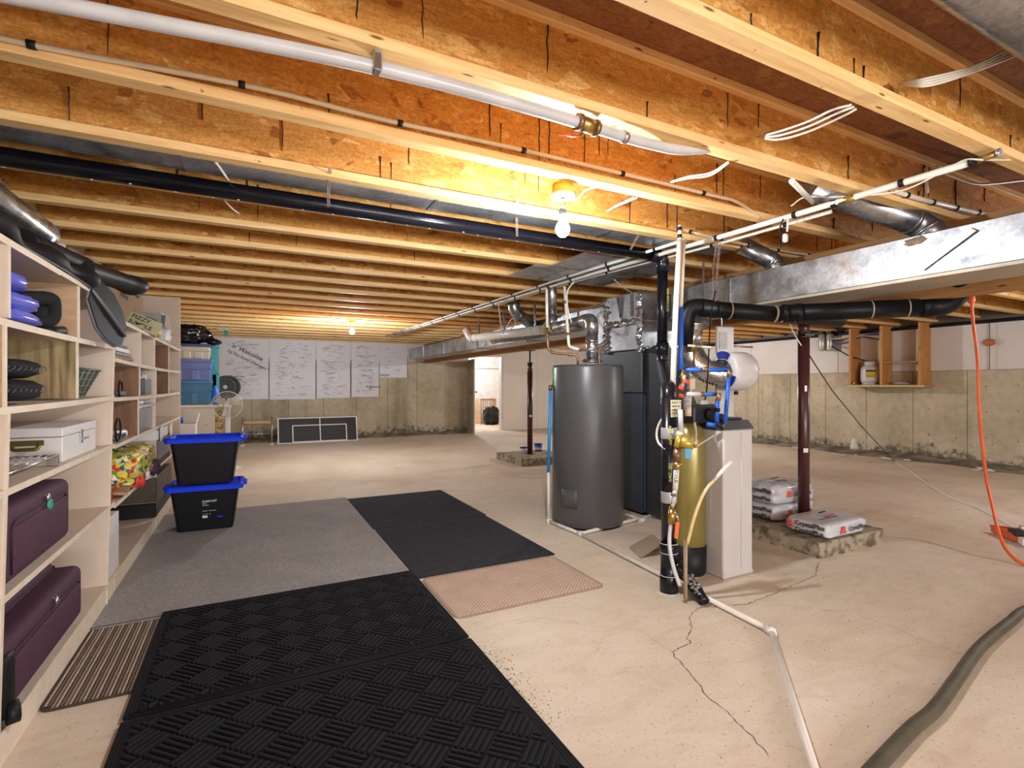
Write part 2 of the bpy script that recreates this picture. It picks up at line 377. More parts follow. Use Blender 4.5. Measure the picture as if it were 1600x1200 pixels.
while y < 13:
    for z in (.42, .88, 1.3):
        if r.random() < .8: zz = z+r.uniform(-.02,.02); tm.cyl((XR-.0215, y, zz), (XR-.019, y, zz), r.uniform(.006,.014), n=7)
    y += .395
tm.build('tie_marks', CRK, wr, 'stuff')
MINER = M('white_mineral_crust', (.75,.73,.70), .9, bmp=.8)
mk = MB()
for (px, py, n) in ((1540,700,26),(1522,720,8),(1530,650,10)):
    c = P(px, py, X=XR-.022)
    for k in range(n): mk.sell((XR-.022, c.y+r.gauss(0,.07), c.z+r.gauss(0,.12)), (.004, r.uniform(.004,.014), r.uniform(.008,.03)), n=6, m=4)
mk.build('mineral_crust', MINER, wr, 'stuff')
# footing ledge along the right and back walls, rough and stained
FOOT = M('damp_footing', (.12,.105,.075), .9, c2=(.34,.29,.21), scale=3, bmp=.6, bs=25, lo=.4, hi=.62)
def ledge(name, a, b, w, h, axis):
    t = struct(name); mb = MB(); n = 60; r = random.Random(5); vs = []; fs = []
    for i in range(n+1):
        s_ = a+(b-a)*i/n; ww = w*(.8+.4*mnoise.noise(Vector((s_*1.3,2,0)))); hh = h*(.8+.7*mnoise.noise(Vector((s_*2.1,7,0))))
        for (k, z) in ((0,hh),(ww*.55,hh*.8),(ww*.8,hh*.3),(ww,.0)):
            vs.append((XR-.02-k, s_, z) if axis == 'Y' else (s_, YB-.02-k, z))
    for i in range(n):
        for k in range(3): fs.append((4*i+k,4*i+k+1,4*i+5+k,4*i+4+k))
    mb.add(vs, fs, True).build('footing', FOOT, t); return t
ledge('trim_1', YF, YB, .75, .07, 'Y'); 
ledge('trim_2', XL, 5.3, .6, .06, 'X')
wb = struct('wall_back')
MB().box(XL, 5.45, YB, YB+.2, 0, ZT).build('wall_core', GROUT, wb)
x = .047-.79*2
while x < 5.4:
    MB().rbox(max(x+.004, XL), min(x+.786, 5.44), YB-.02, YB+.01, 0, 1.93, .003, 1).build('concrete_panel', CONC, wb); x += .79
MB().rbox(XL, 5.44, YB-.03, YB, 1.935, 2.40, .002, 1).build('insulation_board', WBRD, wb)
DRY = M('drywall', (.78,.71,.63), .75, c2=(.74,.67,.59), scale=1.5)
XD = 6.52
MB().box(XD, XR, YB, YB+.12, 0, ZT).build('drywall_panel', DRY, wb)
MB().box(5.45, XD, YB, YB+.12, 2.12, ZT).build('door_header', DRY, wb)
for xx in (XD+1.2, XD+2.4): MB().box(xx-.002, xx+.002, YB-.001, YB, 0, 2.4).build('board_seam', GROUT, wb)
TRIM = M('door_trim_white', (.72,.66,.58), .5)
dt = struct('trim_3'); MB().rbox(XD-.02, XD+.05, YB-.02, YB+.14, 0, 2.13, .004, 1).build('jamb', TRIM, dt); MB().rbox(5.43, 5.48, YB-.01, YB+.14, 0, 2.13, .004, 1).build('jamb', TRIM, dt)
# opened door leaf, edge towards the room
DOORW = M('old_door_face', (.42,.36,.26), .7, c2=(.36,.30,.21))
dr = struct('door_1', (5.46, YB-.03, 0)); e = Vector((5.30, 12.56, 0)); h_ = Vector((5.46, YB-.03, 0)); dv = (e-h_).normalized(); nv = Vector((-dv.y, dv.x, 0))*.02
MB().prism([h_-nv, h_+nv, e+nv, e-nv], .015, 2.0).build('door_leaf', DOORW, dr)
kn = MB(); kc = h_.lerp(e, .92)+Vector((0,0,1.12)); kn.cyl(kc-nv*1.0, kc-nv*3.4, .011, n=10); kn.sell(kc-nv*3.6, (.027,.027,.027), n=12, m=8)
kn.cyl(kc+nv*1.0, kc+nv*3.4, .011, n=10); kn.sell(kc+nv*3.6, (.027,.027,.027), n=12, m=8); kn.build('door_handle', COPPER, dr)
for z in (.3, 1.0, 1.75): MB().cyl(h_+Vector((0,-.005,z-.05)), h_+Vector((0,-.005,z+.05)), .012, n=8).build('hinge', BRASS, dr)
# room beyond the doorway
BRT = M('bright_room_wall', (.80,.78,.74), .7)
w4 = struct('wall_4'); MB().box(4.2, 8.4, 16.4, 16.5, 0, ZT).build('wall_face', BRT, w4)
MB().box(4.2, 8.4, 16.37, 16.4, 1.86, 1.90).build('wall_rail', M('rail_grey', (.45,.44,.42)), w4)
w5 = struct('wall_5'); MB().box(4.1, 4.2, YB+.2, 16.5, 0, ZT).build('wall_face', BRT, w5)
w6 = struct('wall_6'); MB().box(8.4, 8.5, YB+.12, 16.5, 0, ZT).build('wall_face', BRT, w6)
# ---- ceiling: subfloor and I-joists
ce = struct('ceiling', (0,0,ZC))
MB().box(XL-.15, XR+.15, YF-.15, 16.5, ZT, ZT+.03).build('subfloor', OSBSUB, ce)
def joist(y, seed):
    r = random.Random(seed)
    web = MB().box(XL, XR, y+.032, y+.043, ZC+.04, ZT-.04).build('joist', OSB, ce)
    MB().rbox(XL, XR, y, y+.075, ZC, ZC+.042, .003, 1).build('lower_flange', FLANGE, web)
    MB().rbox(XL, XR, y, y+.075, ZT-.04, ZT, .003, 1).build('upper_flange', FLANGE, web)
    if y < 6:
        g = MB(); x = 0.0 if y < 1 else -.8
        while x < min(5, y*1.8+2.2):
            x += r.choice((.06,.1,.22,.35,.5,.75)); n = 6; L = r.uniform(.08,.24); z0 = ZT-.045; w = r.uniform(.002,.005)
            if r.random() < .3: z0 = ZC+.1+r.random()*.1
            pts = [Vector((x+.006*mnoise.noise(Vector((x*9,k*.8,seed))), y+.030, max(ZC+.042, z0-L*k/n))) for k in range(n+1)]
            g.tube(pts, [w*(1.9 if k == 0 else 1)*(.55 if k == n else 1) for k in range(n+1)], 5, .6)
        g.build('glue_drips', INK, web, 'stuff')
    return web
JY = [1.10+.58*k for k in range(-8, 22)]
for k, y in enumerate(JY): joist(y, k+40)
# central beam of three planks, on the posts
bm_ = thing('support_beam', 'long brown built-up wooden beam running beside the big duct on the steel posts', 'beam', (4.265, 4, 1.90))
for k in range(3): MB().rbox(4.19+.05*k, 4.238+.05*k, YF+.05, 13.38, 1.90, 2.398, .003, 1).build('plank', BEAMW, bm_)
# ================================================================ LIGHTS (bare bulbs, seen and added)
def emis(name, c, s):
    m, nt, b = newmat(name); b.inputs['Base Color'].default_value = (0,0,0,1)
    b.inputs['Emission Color'].default_value = (*c,1); b.inputs['Emission Strength'].default_value = s; return m
GLOWS = {k: emis('bulb_glow_'+k, BULB_COL, BULB*v) for k, v in (('near', .42), ('far', .56), ('full', .70), ('dim', .40), ('back', .16))}
YEL = M('yellow_box', (.80,.55,.05), .5); PORC = M('porcelain', (.75,.78,.80), .3)
def bulb(x, y, label, zc=2.17, group='bare ceiling bulbs', yel=True, glow='full'):
    t = thing('ceiling_bulb', label, 'light bulb', (x, y, ZC), group)
    MB().lathe([(.0,2.40-ZC+ZC),(.056,2.40),(.058,2.345),(.0,2.345)], (x,y,0), 20).build('junction_box', YEL if yel else PORC, t)
    MB().lathe([(.0,2.347),(.066,2.347),(.070,2.335),(.062,2.328),(.0,2.326)], (x,y,0), 24).build('cover_plate', PORC, t)
    h = MB(); h.tube(cr([(x-.01,y,2.33),(x-.016,y,2.30),(x-.004,y,2.27)]), .003, 6); h.tube(cr([(x+.01,y,2.33),(x+.014,y,2.30),(x+.004,y,2.27)]), .003, 6)
    h.lathe([(.0,2.285),(.013,2.28),(.022,2.26),(.024,zc+.045),(.021,zc+.04),(.0,zc+.04)], (x,y,0), 16).build('socket', M('grey_socket', (.12,.13,.14), .5), t)
    MB().lathe([(.0,zc-.047),(.018,zc-.043),(.034,zc-.026),(.040,zc-.002),(.032,zc+.02),(.018,zc+.038),(.0,zc+.042)], (x,y,0), 20).build('bulb', GLOWS[glow], t)
BX = 1.53
bulb(BX, 2.38, 'bare glowing bulb on a yellow box under the joists near the camera', 2.16, glow='near')
bulb(BX, 8.85, 'small far bare bulb in front of the whiteboards', 2.2, glow='far')
bulb(1.5, -2.3, 'added unseen fill bulb behind the camera', 2.17, glow='back')  # added behind the camera to lift the overall light
bulb(7.6, 8.4, 'added unseen fill bulb beyond the long duct', 2.2)  # added out of sight to brighten the far right side
bulb(4.6, -2.6, 'added unseen fill bulb behind the camera on the right', 2.17, glow='back')  # another added fill bulb, out of view
bulb(-.45, -1.6, 'added unseen fill bulb behind the camera by the shelving', 2.17, glow='back')  # added out of view to brighten the shelving
bulb(7.4, 1.0, 'added unseen fill bulb over the right side of the floor', 2.17, glow='dim')  # added beyond the right edge of view as fill
bulb(6.0, 15.2, 'bare bulb in the room beyond the doorway', 2.2)
# ================================================================ DUCTWORK
md = thing('main_duct', 'long galvanised rectangular duct running below the joists to the far wall', 'duct', (3.8, 4, 1.96))
X0, X1, DZ0, DZ1 = 3.61, 4.03, 1.96, 2.21
ysd = [-3.5, -1.0, .55, P(1140,450,X=X0).y, 3.70]
for a, b in zip(ysd, ysd[1:]): MB().rbox(X0, X1, a+.002, b-.002, DZ0, DZ1, .004, 1).build('duct_section', GALV, md)
ysd2 = [4.85, P(710,540,X=X0).y, P(645,545,X=X0).y]
ysd2 = [4.85, 6.6, 8.4, 10.2, 11.6, 12.75]
for a, b in zip(ysd2, ysd2[1:]): MB().rbox(X0, X1, a+.002, b-.002, DZ0, DZ1, .004, 1).build('duct_section', GALV, md)
for yy in ysd[1:-1]+ysd2[1:-1]:
    MB().box(X0-.012, X1+.012, yy-.012, yy+.012, DZ0-.012, DZ1+.012).build('drive_cleat', GALVD, md)
MB().box(X0-.003, X1, -3.5, 3.7, DZ0-.02, DZ0-.001).build('seam_flange', M('tan_seam', (.50,.44,.34), .5, .5), md)
a, b = P(1437,420,X=X0-.020), P(1520,358,X=X0-.020)
MB().slab([a+Vector((0,.016,.012)), b+Vector((0,.016,.012)), b-Vector((0,.016,.012)), a-Vector((0,.016,.012))], .014).build('strap_bracket', STEEL, md)
for yy in (3.3, 5.6, 7.3, 9.0):
    MB().box(X0-.004, X0-.001, yy-.012, yy+.012, DZ0+.02, ZC).build('hanger_strap', GALVD, md)
RUST = M('rust_patch', (.20,.11,.05), .8, c2=(.33,.27,.22), scale=20)
c = P(1430,378,X=X0-.002); MB().sell((X0, c.y, c.z+.005), (.002,.06,.022), nz=.6, n=14, m=6).build('rust_stain', RUST, md)
# plenum over the furnace
pl = thing('furnace_plenum', 'crumpled galvanised plenum box taped with foil above the furnace', 'duct', (3.75, 4.3, 1.66))
PX0, PY0, PY1 = 3.45, 3.96, 4.83
MB().rbox(PX0, 4.12, PY0, 4.52, 1.94, 2.24, .01, 2).build('upper_box', GALV, pl)
MB().rbox(PX0+.01, 4.10, PY0+.01, 4.52, 1.66, 1.94, .006, 1).build('lower_box', GALV, pl)
MB().rbox(PX0+.05, 4.03, 4.53, PY1, 1.72, 2.20, .03, 2).build('transition', GALV, pl)
ft = MB(); r = random.Random(11)
for (p, q, n) in (((PX0-.004,PY0,1.945),(PX0-.004,4.5,1.945),14),((PX0-.004,PY0,1.66),(PX0-.004,PY0,2.2),12),((PX0-.002,4.5,1.66),(PX0-.002,4.5,2.2),10),((PX0,PY0-.003,1.66),(4.1,PY0-.003,1.66),12)):
    p, q = Vector(p), Vector(q)
    for k in range(n+1):
        c = p.lerp(q, k/n)+Vector((0, r.uniform(-.01,.01), r.uniform(-.012,.012))); ft.obox(c, (.02+r.random()*.02, .06, .05), (r.random(), r.random(), r.random()), .006, 1)
ft.build('foil_tape', FOIL, pl, 'stuff')
for k, yy in enumerate((4.08, 4.22, 4.30)): MB().tube([(PX0-.008, yy, 2.22), (PX0-.008, yy+(.0,.03,-.05)[k], 2.0)], .004, 6).build('control_wire', DARKM, pl)
# furnace
NAVY = M('navy_enamel', (.020,.032,.055), .42, c2=(.026,.04,.066)); HAMM = M('hammered_dark_steel', (.045,.05,.058), .32, .5, c2=(.12,.13,.14), scale=120, bmp=.5, bs=140, lo=.5, hi=.7)
fu = thing('furnace', 'dark navy furnace cabinet standing behind the grey water heater', 'furnace', (3.8, 4.3, 0))
MB().rbox(3.47, 4.12, 3.95, 4.65, .03, 1.22, .006, 1).build('lower_cabinet', NAVY, fu)
MB().rbox(3.47, 4.12, 3.95, 4.65, 1.225, 1.655, .006, 1).build('upper_cabinet', HAMM, fu)
MB().rbox(3.48, 4.10, 3.925, 3.95, .05, 1.2, .004, 1).build('front_door', NAVY, fu)
MB().rbox(4.13, 4.38, 3.80, 4.40, .0, 1.1, .006, 1).build('side_cabinet', NAVY, fu)
MB().add([(3.475,3.93,1.225),(4.11,3.93,1.225),(4.11,3.80,1.0),(3.475,3.80,1.0),(3.52,3.93,1.66),(3.80,3.93,1.66)], [(0,1,5,4)]).build('return_flange', HAMM, fu)
# sloped return-air boot in front of the cabinet
bt = MB(); bt.add([(3.50,3.92,1.64),(3.60,3.92,1.70),(3.60,3.72,1.70),(3.50,3.72,1.64),(3.50,3.92,.03),(4.02,3.92,.03),(4.02,3.72,.03),(3.50,3.72,.03),(4.02,3.92,1.05),(4.02,3.72,1.05)],
   [(0,1,2,3),(0,3,7,4),(4,7,6,5),(1,8,9,2),(8,5,6,9),(3,2,9,6,7),(0,4,5,8,1)]); bt.build('air_boot', HAMM, fu)
for (px, py) in ((997,730),(1026,730),(1004,774),(1004,680)): c = P(px, py, Y=3.715); MB().sell((max(3.505,min(c.x,4)), 3.716, c.z), (.006,.004,.006), n=8, m=5).build('screw', STEEL, fu)
MB().rbox(3.50, 3.53, 3.716, 3.72, 1.12, 1.3, .001, 1).build('sticker', WHITE, fu)
for k in range(4): MB().rbox(3.5+.5*(k % 2), 3.58+.5*(k % 2), 4.0+.5*(k//2), 4.08+.5*(k//2), 0, .031, .002, 1).build('foot', DARKM, fu)
# water heater
wh = thing('water_heater', 'tall dark grey cylindrical water heater standing in front of the furnace', 'water heater', (2.86, 4.02, 0))
WC = (2.865, 4.02, 0); GREY = M('grey_enamel', (.085,.085,.09), .34, c2=(.098,.098,.103), scale=1.2)
MB().lathe([(.0,.02),(.33,.02),(.335,.03),(.335,1.46),(.325,1.488),(.0,1.492)], WC, 64).build('tank', GREY, wh)
MB().lathe([(.315,0),(.315,.03)], WC, 40).build('base_ring', DARKM, wh)
def panel_on(cx, cy, R, a0, a1, z0, z1, th, n=10):
    mb = MB(); vs = []
    for i in range(n+1):
        a = a0+(a1-a0)*i/n
        for (rr, z) in ((R,z0),(R+th,z0),(R+th,z1),(R,z1)): vs.append((cx+rr*math.cos(a), cy+rr*math.sin(a), z))
    fs = []
    for i in range(n):
        for k in range(4): fs.append((4*i+k,4*i+(k+1)%4,4*i+4+(k+1)%4,4*i+4+k))
    fs += [(0,1,2,3),(4*n+3,4*n+2,4*n+1,4*n)]
    return mb.add(vs, fs, True)
A = math.atan2(-4.02, -2.865)
panel_on(WC[0], WC[1], .335, A-.75, A-.28, .19, .36, .006).build('burner_cover', M('burner_grey', (.10,.10,.105), .4), wh)
panel_on(WC[0], WC[1], .335, A-1.3, A-1.17, 1.28, 1.46, .003).build('green_sticker', M('green_paper', (.12,.62,.20), .6), wh)
# draft hood and flue
MB().lathe([(.0,1.55),(.075,1.55),(.095,1.535),(.10,1.525),(.10,1.52),(.0,1.52)], (2.90,4.0,0), 24).build('draft_hood', GALVD, wh)
for k in range(4): a = k*math.pi/2+.4; MB().cyl((2.90+.07*math.cos(a),4.0+.07*math.sin(a),1.488), (2.90+.07*math.cos(a),4.0+.07*math.sin(a),1.525), .005, n=6).build('hood_leg', STEEL, wh)
FLUE = galv('flue_pipe', (.62,.62,.63), .25)
fp = thing('flue_pipe', 'shiny galvanised flue rising from the water heater and bending left', 'pipe', (2.9,4.0,1.55))
pa = Vector((2.90,4.0,1.55)); pb = Vector((2.90,4.0,1.86)); pc = P(862,512,D=5.6); pd = pc+Vector((0,0,.35)); pd.z = 2.12
MB().cyl(pa, pb-Vector((0,0,.07)), .058, n=24).build('riser', FLUE, fp)
MB().tube(elbowpath([pb-Vector((0,0,.075)), Vector((pb.x,pb.y,pc.z)), Vector((pb.x,pb.y,pc.z)).lerp(pc,.18)], .1), .062, 24).build('elbow', FLUE, fp)
MB().tube([Vector((pb.x,pb.y,pc.z)).lerp(pc,.15), pc.lerp(pb,.12)], .057, 24).build('horizontal_run', FLUE, fp)
MB().tube(elbowpath([pc.lerp(Vector((pb.x,pb.y,pc.z)),.15), pc, pc+Vector((0,0,.13))], .1), .062, 24).build('elbow', FLUE, fp)
MB().cyl(pc+Vector((0,0,.12)), Vector((pc.x,pc.y,2.6)), .057, n=24).build('upper_riser', FLUE, fp)
for z in (1.62, 1.72): MB().lathe([(.058,z-.006),(.062,z),(.058,z+.006)], (2.90,4.0,0), 24).build('bead', FLUE, fp)
vt = P(853,513,D=5.5); MB().torus(vt, .06, .008, 'X', 20, 6).build('yellow_tape', YEL, fp)
# ---- metal pans and round branches between joists
jp = thing('joist_pan_duct', 'flat galvanised duct tucked between two joists beside the long black pipe', 'duct', (0,3,2.41))
MB().rbox(XL, 3.55, 2.935, 3.115, 2.405, 2.60, .004, 1).build('duct_body', GALV, jp)
for xx in (-.3, 1.0, 2.3): MB().box(xx-.01, xx+.01, 2.93, 3.12, 2.40, 2.604).build('drive_cleat', GALVD, jp)
for (ya, xa, xb, lab) in ((3.5, 2.45, 3.58, 'galvanised sheet closing the joist bay just beyond the vertical black pipe'), (4.08, 2.3, 3.45, 'dull galvanised sheet closing a joist bay above the water heater')):
    t = thing('joist_bay_cover', lab, 'duct', (xa, ya, 2.40))
    MB().rbox(xa, xb, ya-.02, ya+.50, 2.385, 2.399, .003, 1).build('sheet', GALV, t)
    for q in (.3, .7): MB().box(xa+(xb-xa)*q-.012, xa+(xb-xa)*q+.012, ya-.02, ya+.50, 2.379, 2.385).build('standing_seam', GALVD, t)
def rduct(label, pts, r, name='branch_duct', mat=GALVD, er=.12):
    pts = [Vector(p) for p in pts]; t = thing(name, label, 'duct', pts[0])
    if len(pts) == 2: pts.insert(1, (pts[0]+pts[1])/2)
    pp = elbowpath(pts, er)
    MB().tube(pp, r, 28).build('duct_pipe', mat, t)
    for q in (1, len(pp)-2):
        d = (pp[q+1]-pp[q-1]).normalized(); MB().cyl(pp[q]-d*.01, pp[q]+d*.01, r+.006, n=28).build('seam_band', mat, t)
    return t
rduct('fat round galvanised branch duct rising from the main duct at upper right', [(3.86,1.66,2.212),(3.84,1.74,2.34),(3.15,2.02,2.56)], .085)
rduct('short round galvanised elbow on top of the main duct near the perforated strap', [(3.80,2.72,2.212),(3.80,2.74,2.30),(3.55,2.86,2.44)], .07)
rduct('round duct in the joist bay at the top right corner', [(1.7,.78,2.61),(4.4,.78,2.61)], .105)
rduct('shiny round duct above the shelves at the left edge of the view', [(-1.0,1.2,2.11),(-1.0,3.72,2.12),(-1.17,3.95,2.27)], .072, mat=galv('bright_round', (.55,.56,.58), .25))
rduct('round galvanised elbow hanging above the far duct', [(3.2,6.2,2.5),(3.2,6.2,2.3),(3.62,6.3,2.12)], .08)
wd = thing('white_vent_pipe', 'fat white plastic vent pipe running alongside the far duct', 'pipe', (3.3,7,2.0))
pe = P(740,528,X=3.3); pf = P(850,515,X=3.3)
for f_ in (.1, .5, .9): q_ = pe.lerp(pf, f_); MB().box(q_.x-.012, q_.x+.012, q_.y-.002, q_.y+.002, q_.z, ZC).torus(q_, .061, .003, 'Y', 20, 5).build('hanger', GALVD, wd)
MB().tube([pe, pf], .06, 20).build('pipe', PVC, wd); MB().tube(elbowpath([pe+Vector((0,-.02,0)), pe+Vector((0,.12,0)), pe+Vector((-.05,.2,.16))], .08), .068, 20).build('elbow', M('pinkish_cement_pvc', (.70,.55,.47), .4), wd)
# ================================================================ PIPES UNDER THE CEILING
def pipe(name, label, pts, r, mat, cat='pipe', group=None, er=.08, clips=None, clipmat=None, n=12, smooth=False):
    pts = [Vector(p) for p in pts]; t = thing(name, label, cat, pts[0], group)
    pp = cr(pts, 8) if smooth else elbowpath(pts, er)
    MB().tube(pp, r, n).build('pipe', mat, t)
    if clips:
        L = [0]
        for a, b in zip(pp, pp[1:]): L.append(L[-1]+(b-a).length)
        k = clips*.5
        while k < L[-1]:
            i = max(j for j in range(len(L)) if L[j] <= k); i = min(i, len(pp)-2); f = (k-L[i])/max(1e-6, L[i+1]-L[i])
            c = pp[i].lerp(pp[i+1], f); d = (pp[i+1]-pp[i]).normalized()
            MB().cyl(c-d*.012, c+d*.012, r+.004, n=n).build('clip', clipmat or DARKM, t); k += clips
    return t
# three parallel water lines running away from the camera
pipe('water_line', 'thickest white water line under the joists, nearest of the parallel pipes', [(3.07,1.18,2.365),(3.02,2.4,2.365),(2.92,4.2,2.37),(2.80,8.0,2.37),(2.72,11.0,2.37)], .0175, PVC, group='parallel water lines', clips=.58)
pipe('water_line', 'thin white water line to the right of the thickest one, ending near the hanging plug', [(3.16,1.9,2.36),(3.12,2.8,2.36),(3.0,4.2,2.37),(2.86,8.0,2.37),(2.78,11.0,2.37)], .012, PVC, group='parallel water lines', clips=.58)
pipe('water_line', 'thin white water line on the left, starting at the vertical pair of pipes', [(2.86,2.80,2.372),(2.80,4.2,2.372),(2.72,8.0,2.372),(2.66,11.3,2.372)], .012, PVC, group='parallel water lines', clips=.58)
t = thing('pipe_end_fitting', 'brass fitting with black clamp closing the nearest white water line', 'fitting', (3.07,1.1,2.365))
MB().cyl((3.07,1.17,2.365),(3.07,1.09,2.37),.016,n=12).build('brass_body', BRASS, t); MB().cyl((3.07,1.19,2.365),(3.07,1.165,2.365),.021,n=12).build('collar', DARKM, t); MB().cyl((3.07,1.09,2.37),(3.07,1.075,2.37),.02,n=12).build('cap', STEEL, t)
t = thing('pipe_tee', 'brass tee joining the white lines halfway along the near span', 'fitting', (3.05,1.75,2.37))
MB().cyl((3.05,1.70,2.365),(3.05,1.80,2.365),.021,n=12).build('brass_body', BRASS, t); MB().cyl((3.05,1.75,2.365),(3.16,1.70,2.41),.012,n=10).build('branch', BRASS, t); MB().cyl((3.05,1.8,2.365),(3.05,1.83,2.365),.023,n=12).build('collar', DARKM, t)
# fat PVC line bowed along joist
cp = pipe('central_vacuum_pipe', 'fat pale grey pipe bowed under the joist in the upper middle', [P(-100,-30,Z=2.37),P(150,18,Z=2.37),P(430,72,Z=2.365),P(585,105,Z=2.36),P(740,144,Z=2.36),P(905,192,Z=2.36),P(975,214,Z=2.362),P(1020,226,Z=2.37),P(1062,234,Z=2.39),Vector((1.98,1.73,2.43))], .023, PVCG, smooth=True, n=18)
c = P(588,95,Z=2.38); MB().rbox(c.x-.014, c.x+.014, c.y-.03, c.y+.012, 2.335, 2.43, .004, 1).build('strap', STEEL, cp)
vl = thing('ball_valve', 'brass ball valve with a red lever on the fat grey pipe', 'valve', P(917,198,Z=2.36))
a, b = P(905,191,Z=2.36), P(929,200,Z=2.36); dd = (b-a).normalized()
MB().cyl(a, b, .030, n=16).build('body', BRASS, vl); MB().cyl(a-dd*.012, a+dd*.006, .034, n=8).build('hex_collar', COPPER, vl); MB().cyl(b-dd*.006, b+dd*.012, .034, n=8).build('hex_collar', COPPER, vl)
q = P(908,212,Z=2.33); MB().cyl((a+b)/2, q, .008, n=8).build('stem', STEEL, vl)
MB().tube([q, P(895,213,Z=2.33), P(868,207,Z=2.335)], .006, 8, .5).build('red_lever', RED, vl)
c = P(975,214,Z=2.36); MB().cyl(c-dd*.012, c+dd*.012, .027, n=16).build('coupling', STEEL, cp)
# tan pex clipped along the flange of the bulb joist
JA = 2.26-.012
pipe('cream_water_tube', 'cream plastic tube clipped along the side of the joist above the bulb', [P(-160,22,Y=JA),P(60,72,Y=JA),P(400,137,Y=JA),P(600,187,Y=JA),P(840,240,Y=JA),P(1112,305,Y=JA),P(1150,315,Y=JA),P(1188,340,X=3.0)], .0105, M('cream_pex', (.72,.60,.42), .4), smooth=True, clips=.62)
pipe('cream_water_tube', 'cream plastic tube elbowing from the top of the vertical pair towards the right', [P(1068,358,D=3.8),P(1085,364,D=3.6),P(1120,372,D=3.8),P(1180,385,Y=2.80),P(1240,395,Y=2.80),P(1290,402,Y=2.80)], .0105, MATS['cream_pex'], smooth=True, clips=.4)
pipe('white_riser', 'short white pipe dropping diagonally from the joists onto the thick water line', [P(1237,283,Y=1.70),P(1270,316,X=3.05)], .0145, PVC)
# white pipe high behind the joist on the right
pipe('drain_line', 'grey-white pipe along the joist on the upper right with a black coupling', [P(1395,298,Y=1.66),P(1440,312,Y=1.66),P(1560,340,Y=1.66)], .014, PVC, clips=.3)
pipe('short_riser', 'short upright cream pipe above the black coupling on the upper right', [P(1447,262,Y=1.64),P(1448,302,Y=1.66)], .011, MATS['cream_pex'])
# long black drain line
bp = thing('black_drain_pipe', 'long black drain pipe hung along the joists and dropping near the furnace', 'pipe', (0,3.23,2.37))
YBp = 3.225; e1 = P(1035,392,Y=YBp); e1.z = 2.37
MB().tube([(XL+.02,YBp,2.37),(e1.x-.1,YBp,2.37)], .045, 24).build('horizontal_run', BLACKABS, bp)
MB().tube(elbowpath([(e1.x-.13,YBp,2.37),(e1.x,YBp,2.37),(e1.x,YBp,2.24)], .11, 8), .052, 24).build('elbow', BLACKABS, bp)
low = Vector((e1.x, YBp, 1.62)); MB().cyl((e1.x,YBp,2.26), low, .042, n=24).build('vertical_run', BLACKABS, bp)
sp0 = F(1045,925); sp0.z = 0
MB().cyl(low+Vector((0,0,.03)), low-Vector((0,0,.06)), .05, n=24).build('coupling', BLACKABS, bp)
MB().tube(elbowpath([low-Vector((0,0,.05)), low-Vector((0,0,.14)), Vector((sp0.x+.02,sp0.y+.02,1.28)), Vector((sp0.x,sp0.y,1.15))], .1, 6), .045, 20).build('offset', BLACKABS, bp)
for k in range(26):
    r_ = random.Random(k); x = -1.2+k*.16+r_.random()*.08; a = -1.9+r_.random()*.8
    MB().sell((x, YBp+.045*math.cos(a), 2.37+.045*math.sin(a)), (.005+.005*r_.random(),.003,.003), n=6, m=4).build('paint_fleck', WHITE, bp)
YLET = M('yellow_print', (.62,.66,.12), .6)
for (z0, s) in ((2.1,'ABS-DWV 3 IN'),(1.75,'ABS-DWV')): text(s, .03, (e1.x+.012, YBp-.041, z0), (0,0,-1), (1,0,0), YLET, bp)
# standpipe with base fittings
st = thing('black_standpipe', 'black drain standpipe rising from the floor beside the water softener', 'pipe', sp0)
sx, sy = sp0.x, sp0.y
MB().cyl((sx,sy,.26),(sx,sy,1.22),.046,n=24).build('pipe', BLACKABS, st)
MB().lathe([(.0,0),(.056,.0),(.056,.11),(.051,.115),(.051,.25),(.056,.255),(.056,.31),(.046,.315)], (sx,sy,0), 28).build('cleanout_tee', BLACKABS, st)
for z in (.11,.31,.252): MB().torus((sx,sy,z), .0545, .0025, 'Z', 28, 6).build('white_seam_ring', PVCG, st)
TAPE = M('silver_tape', (.55,.55,.57), .35, .4)
for z in (1.0,.60): MB().lathe([(.047,z-.035),(.0485,z-.03),(.0485,z+.03),(.047,z+.035)], (sx,sy,0), 24).build('tape_wrap', TAPE, st)
for k, z in enumerate((.95,.72,.45)): text('ABS - DWV', .024, (sx-.034, sy-.034, z+.1), (0,0,-1), (.7,-.7,0), YLET, st)
MB().tube(cr([P(1056,885,D=3.22), P(1072,900,D=3.17), P(1084,916,D=3.12), F(1101,941,.02)], 5), [.05,.05,.048,.044,.04,.038,.036,.034,.034,.036,.038,.04,.036,.034,.033,.033], 16).build('wye_branch', BLACKABS, st)
wt = MB(); rr = random.Random(2)
for k in range(46): wt.sell(P(1072,900,D=3.14).lerp(P(1092,926,D=3.06), rr.random())+Vector((rr.uniform(-.025,.025), rr.uniform(-.02,.01), rr.uniform(-.01,.025))), (.013,.011,.008), nz=.4, seed=k, n=6, m=4)
wt.build('crusty_tape', M('grey_crust', (.32,.31,.29), .8, c2=(.08,.08,.08), scale=60), st, 'stuff')
MB().prism([(sx+.07*math.cos(a)*(1+.25*math.sin(3*a)), sy+.07*math.sin(a)*(1+.2*math.cos(5*a))) for a in [k*.35 for k in range(18)]], 0, .006).build('cement_patch', M('pale_cement', (.62,.57,.48), .9, bmp=.5), st)
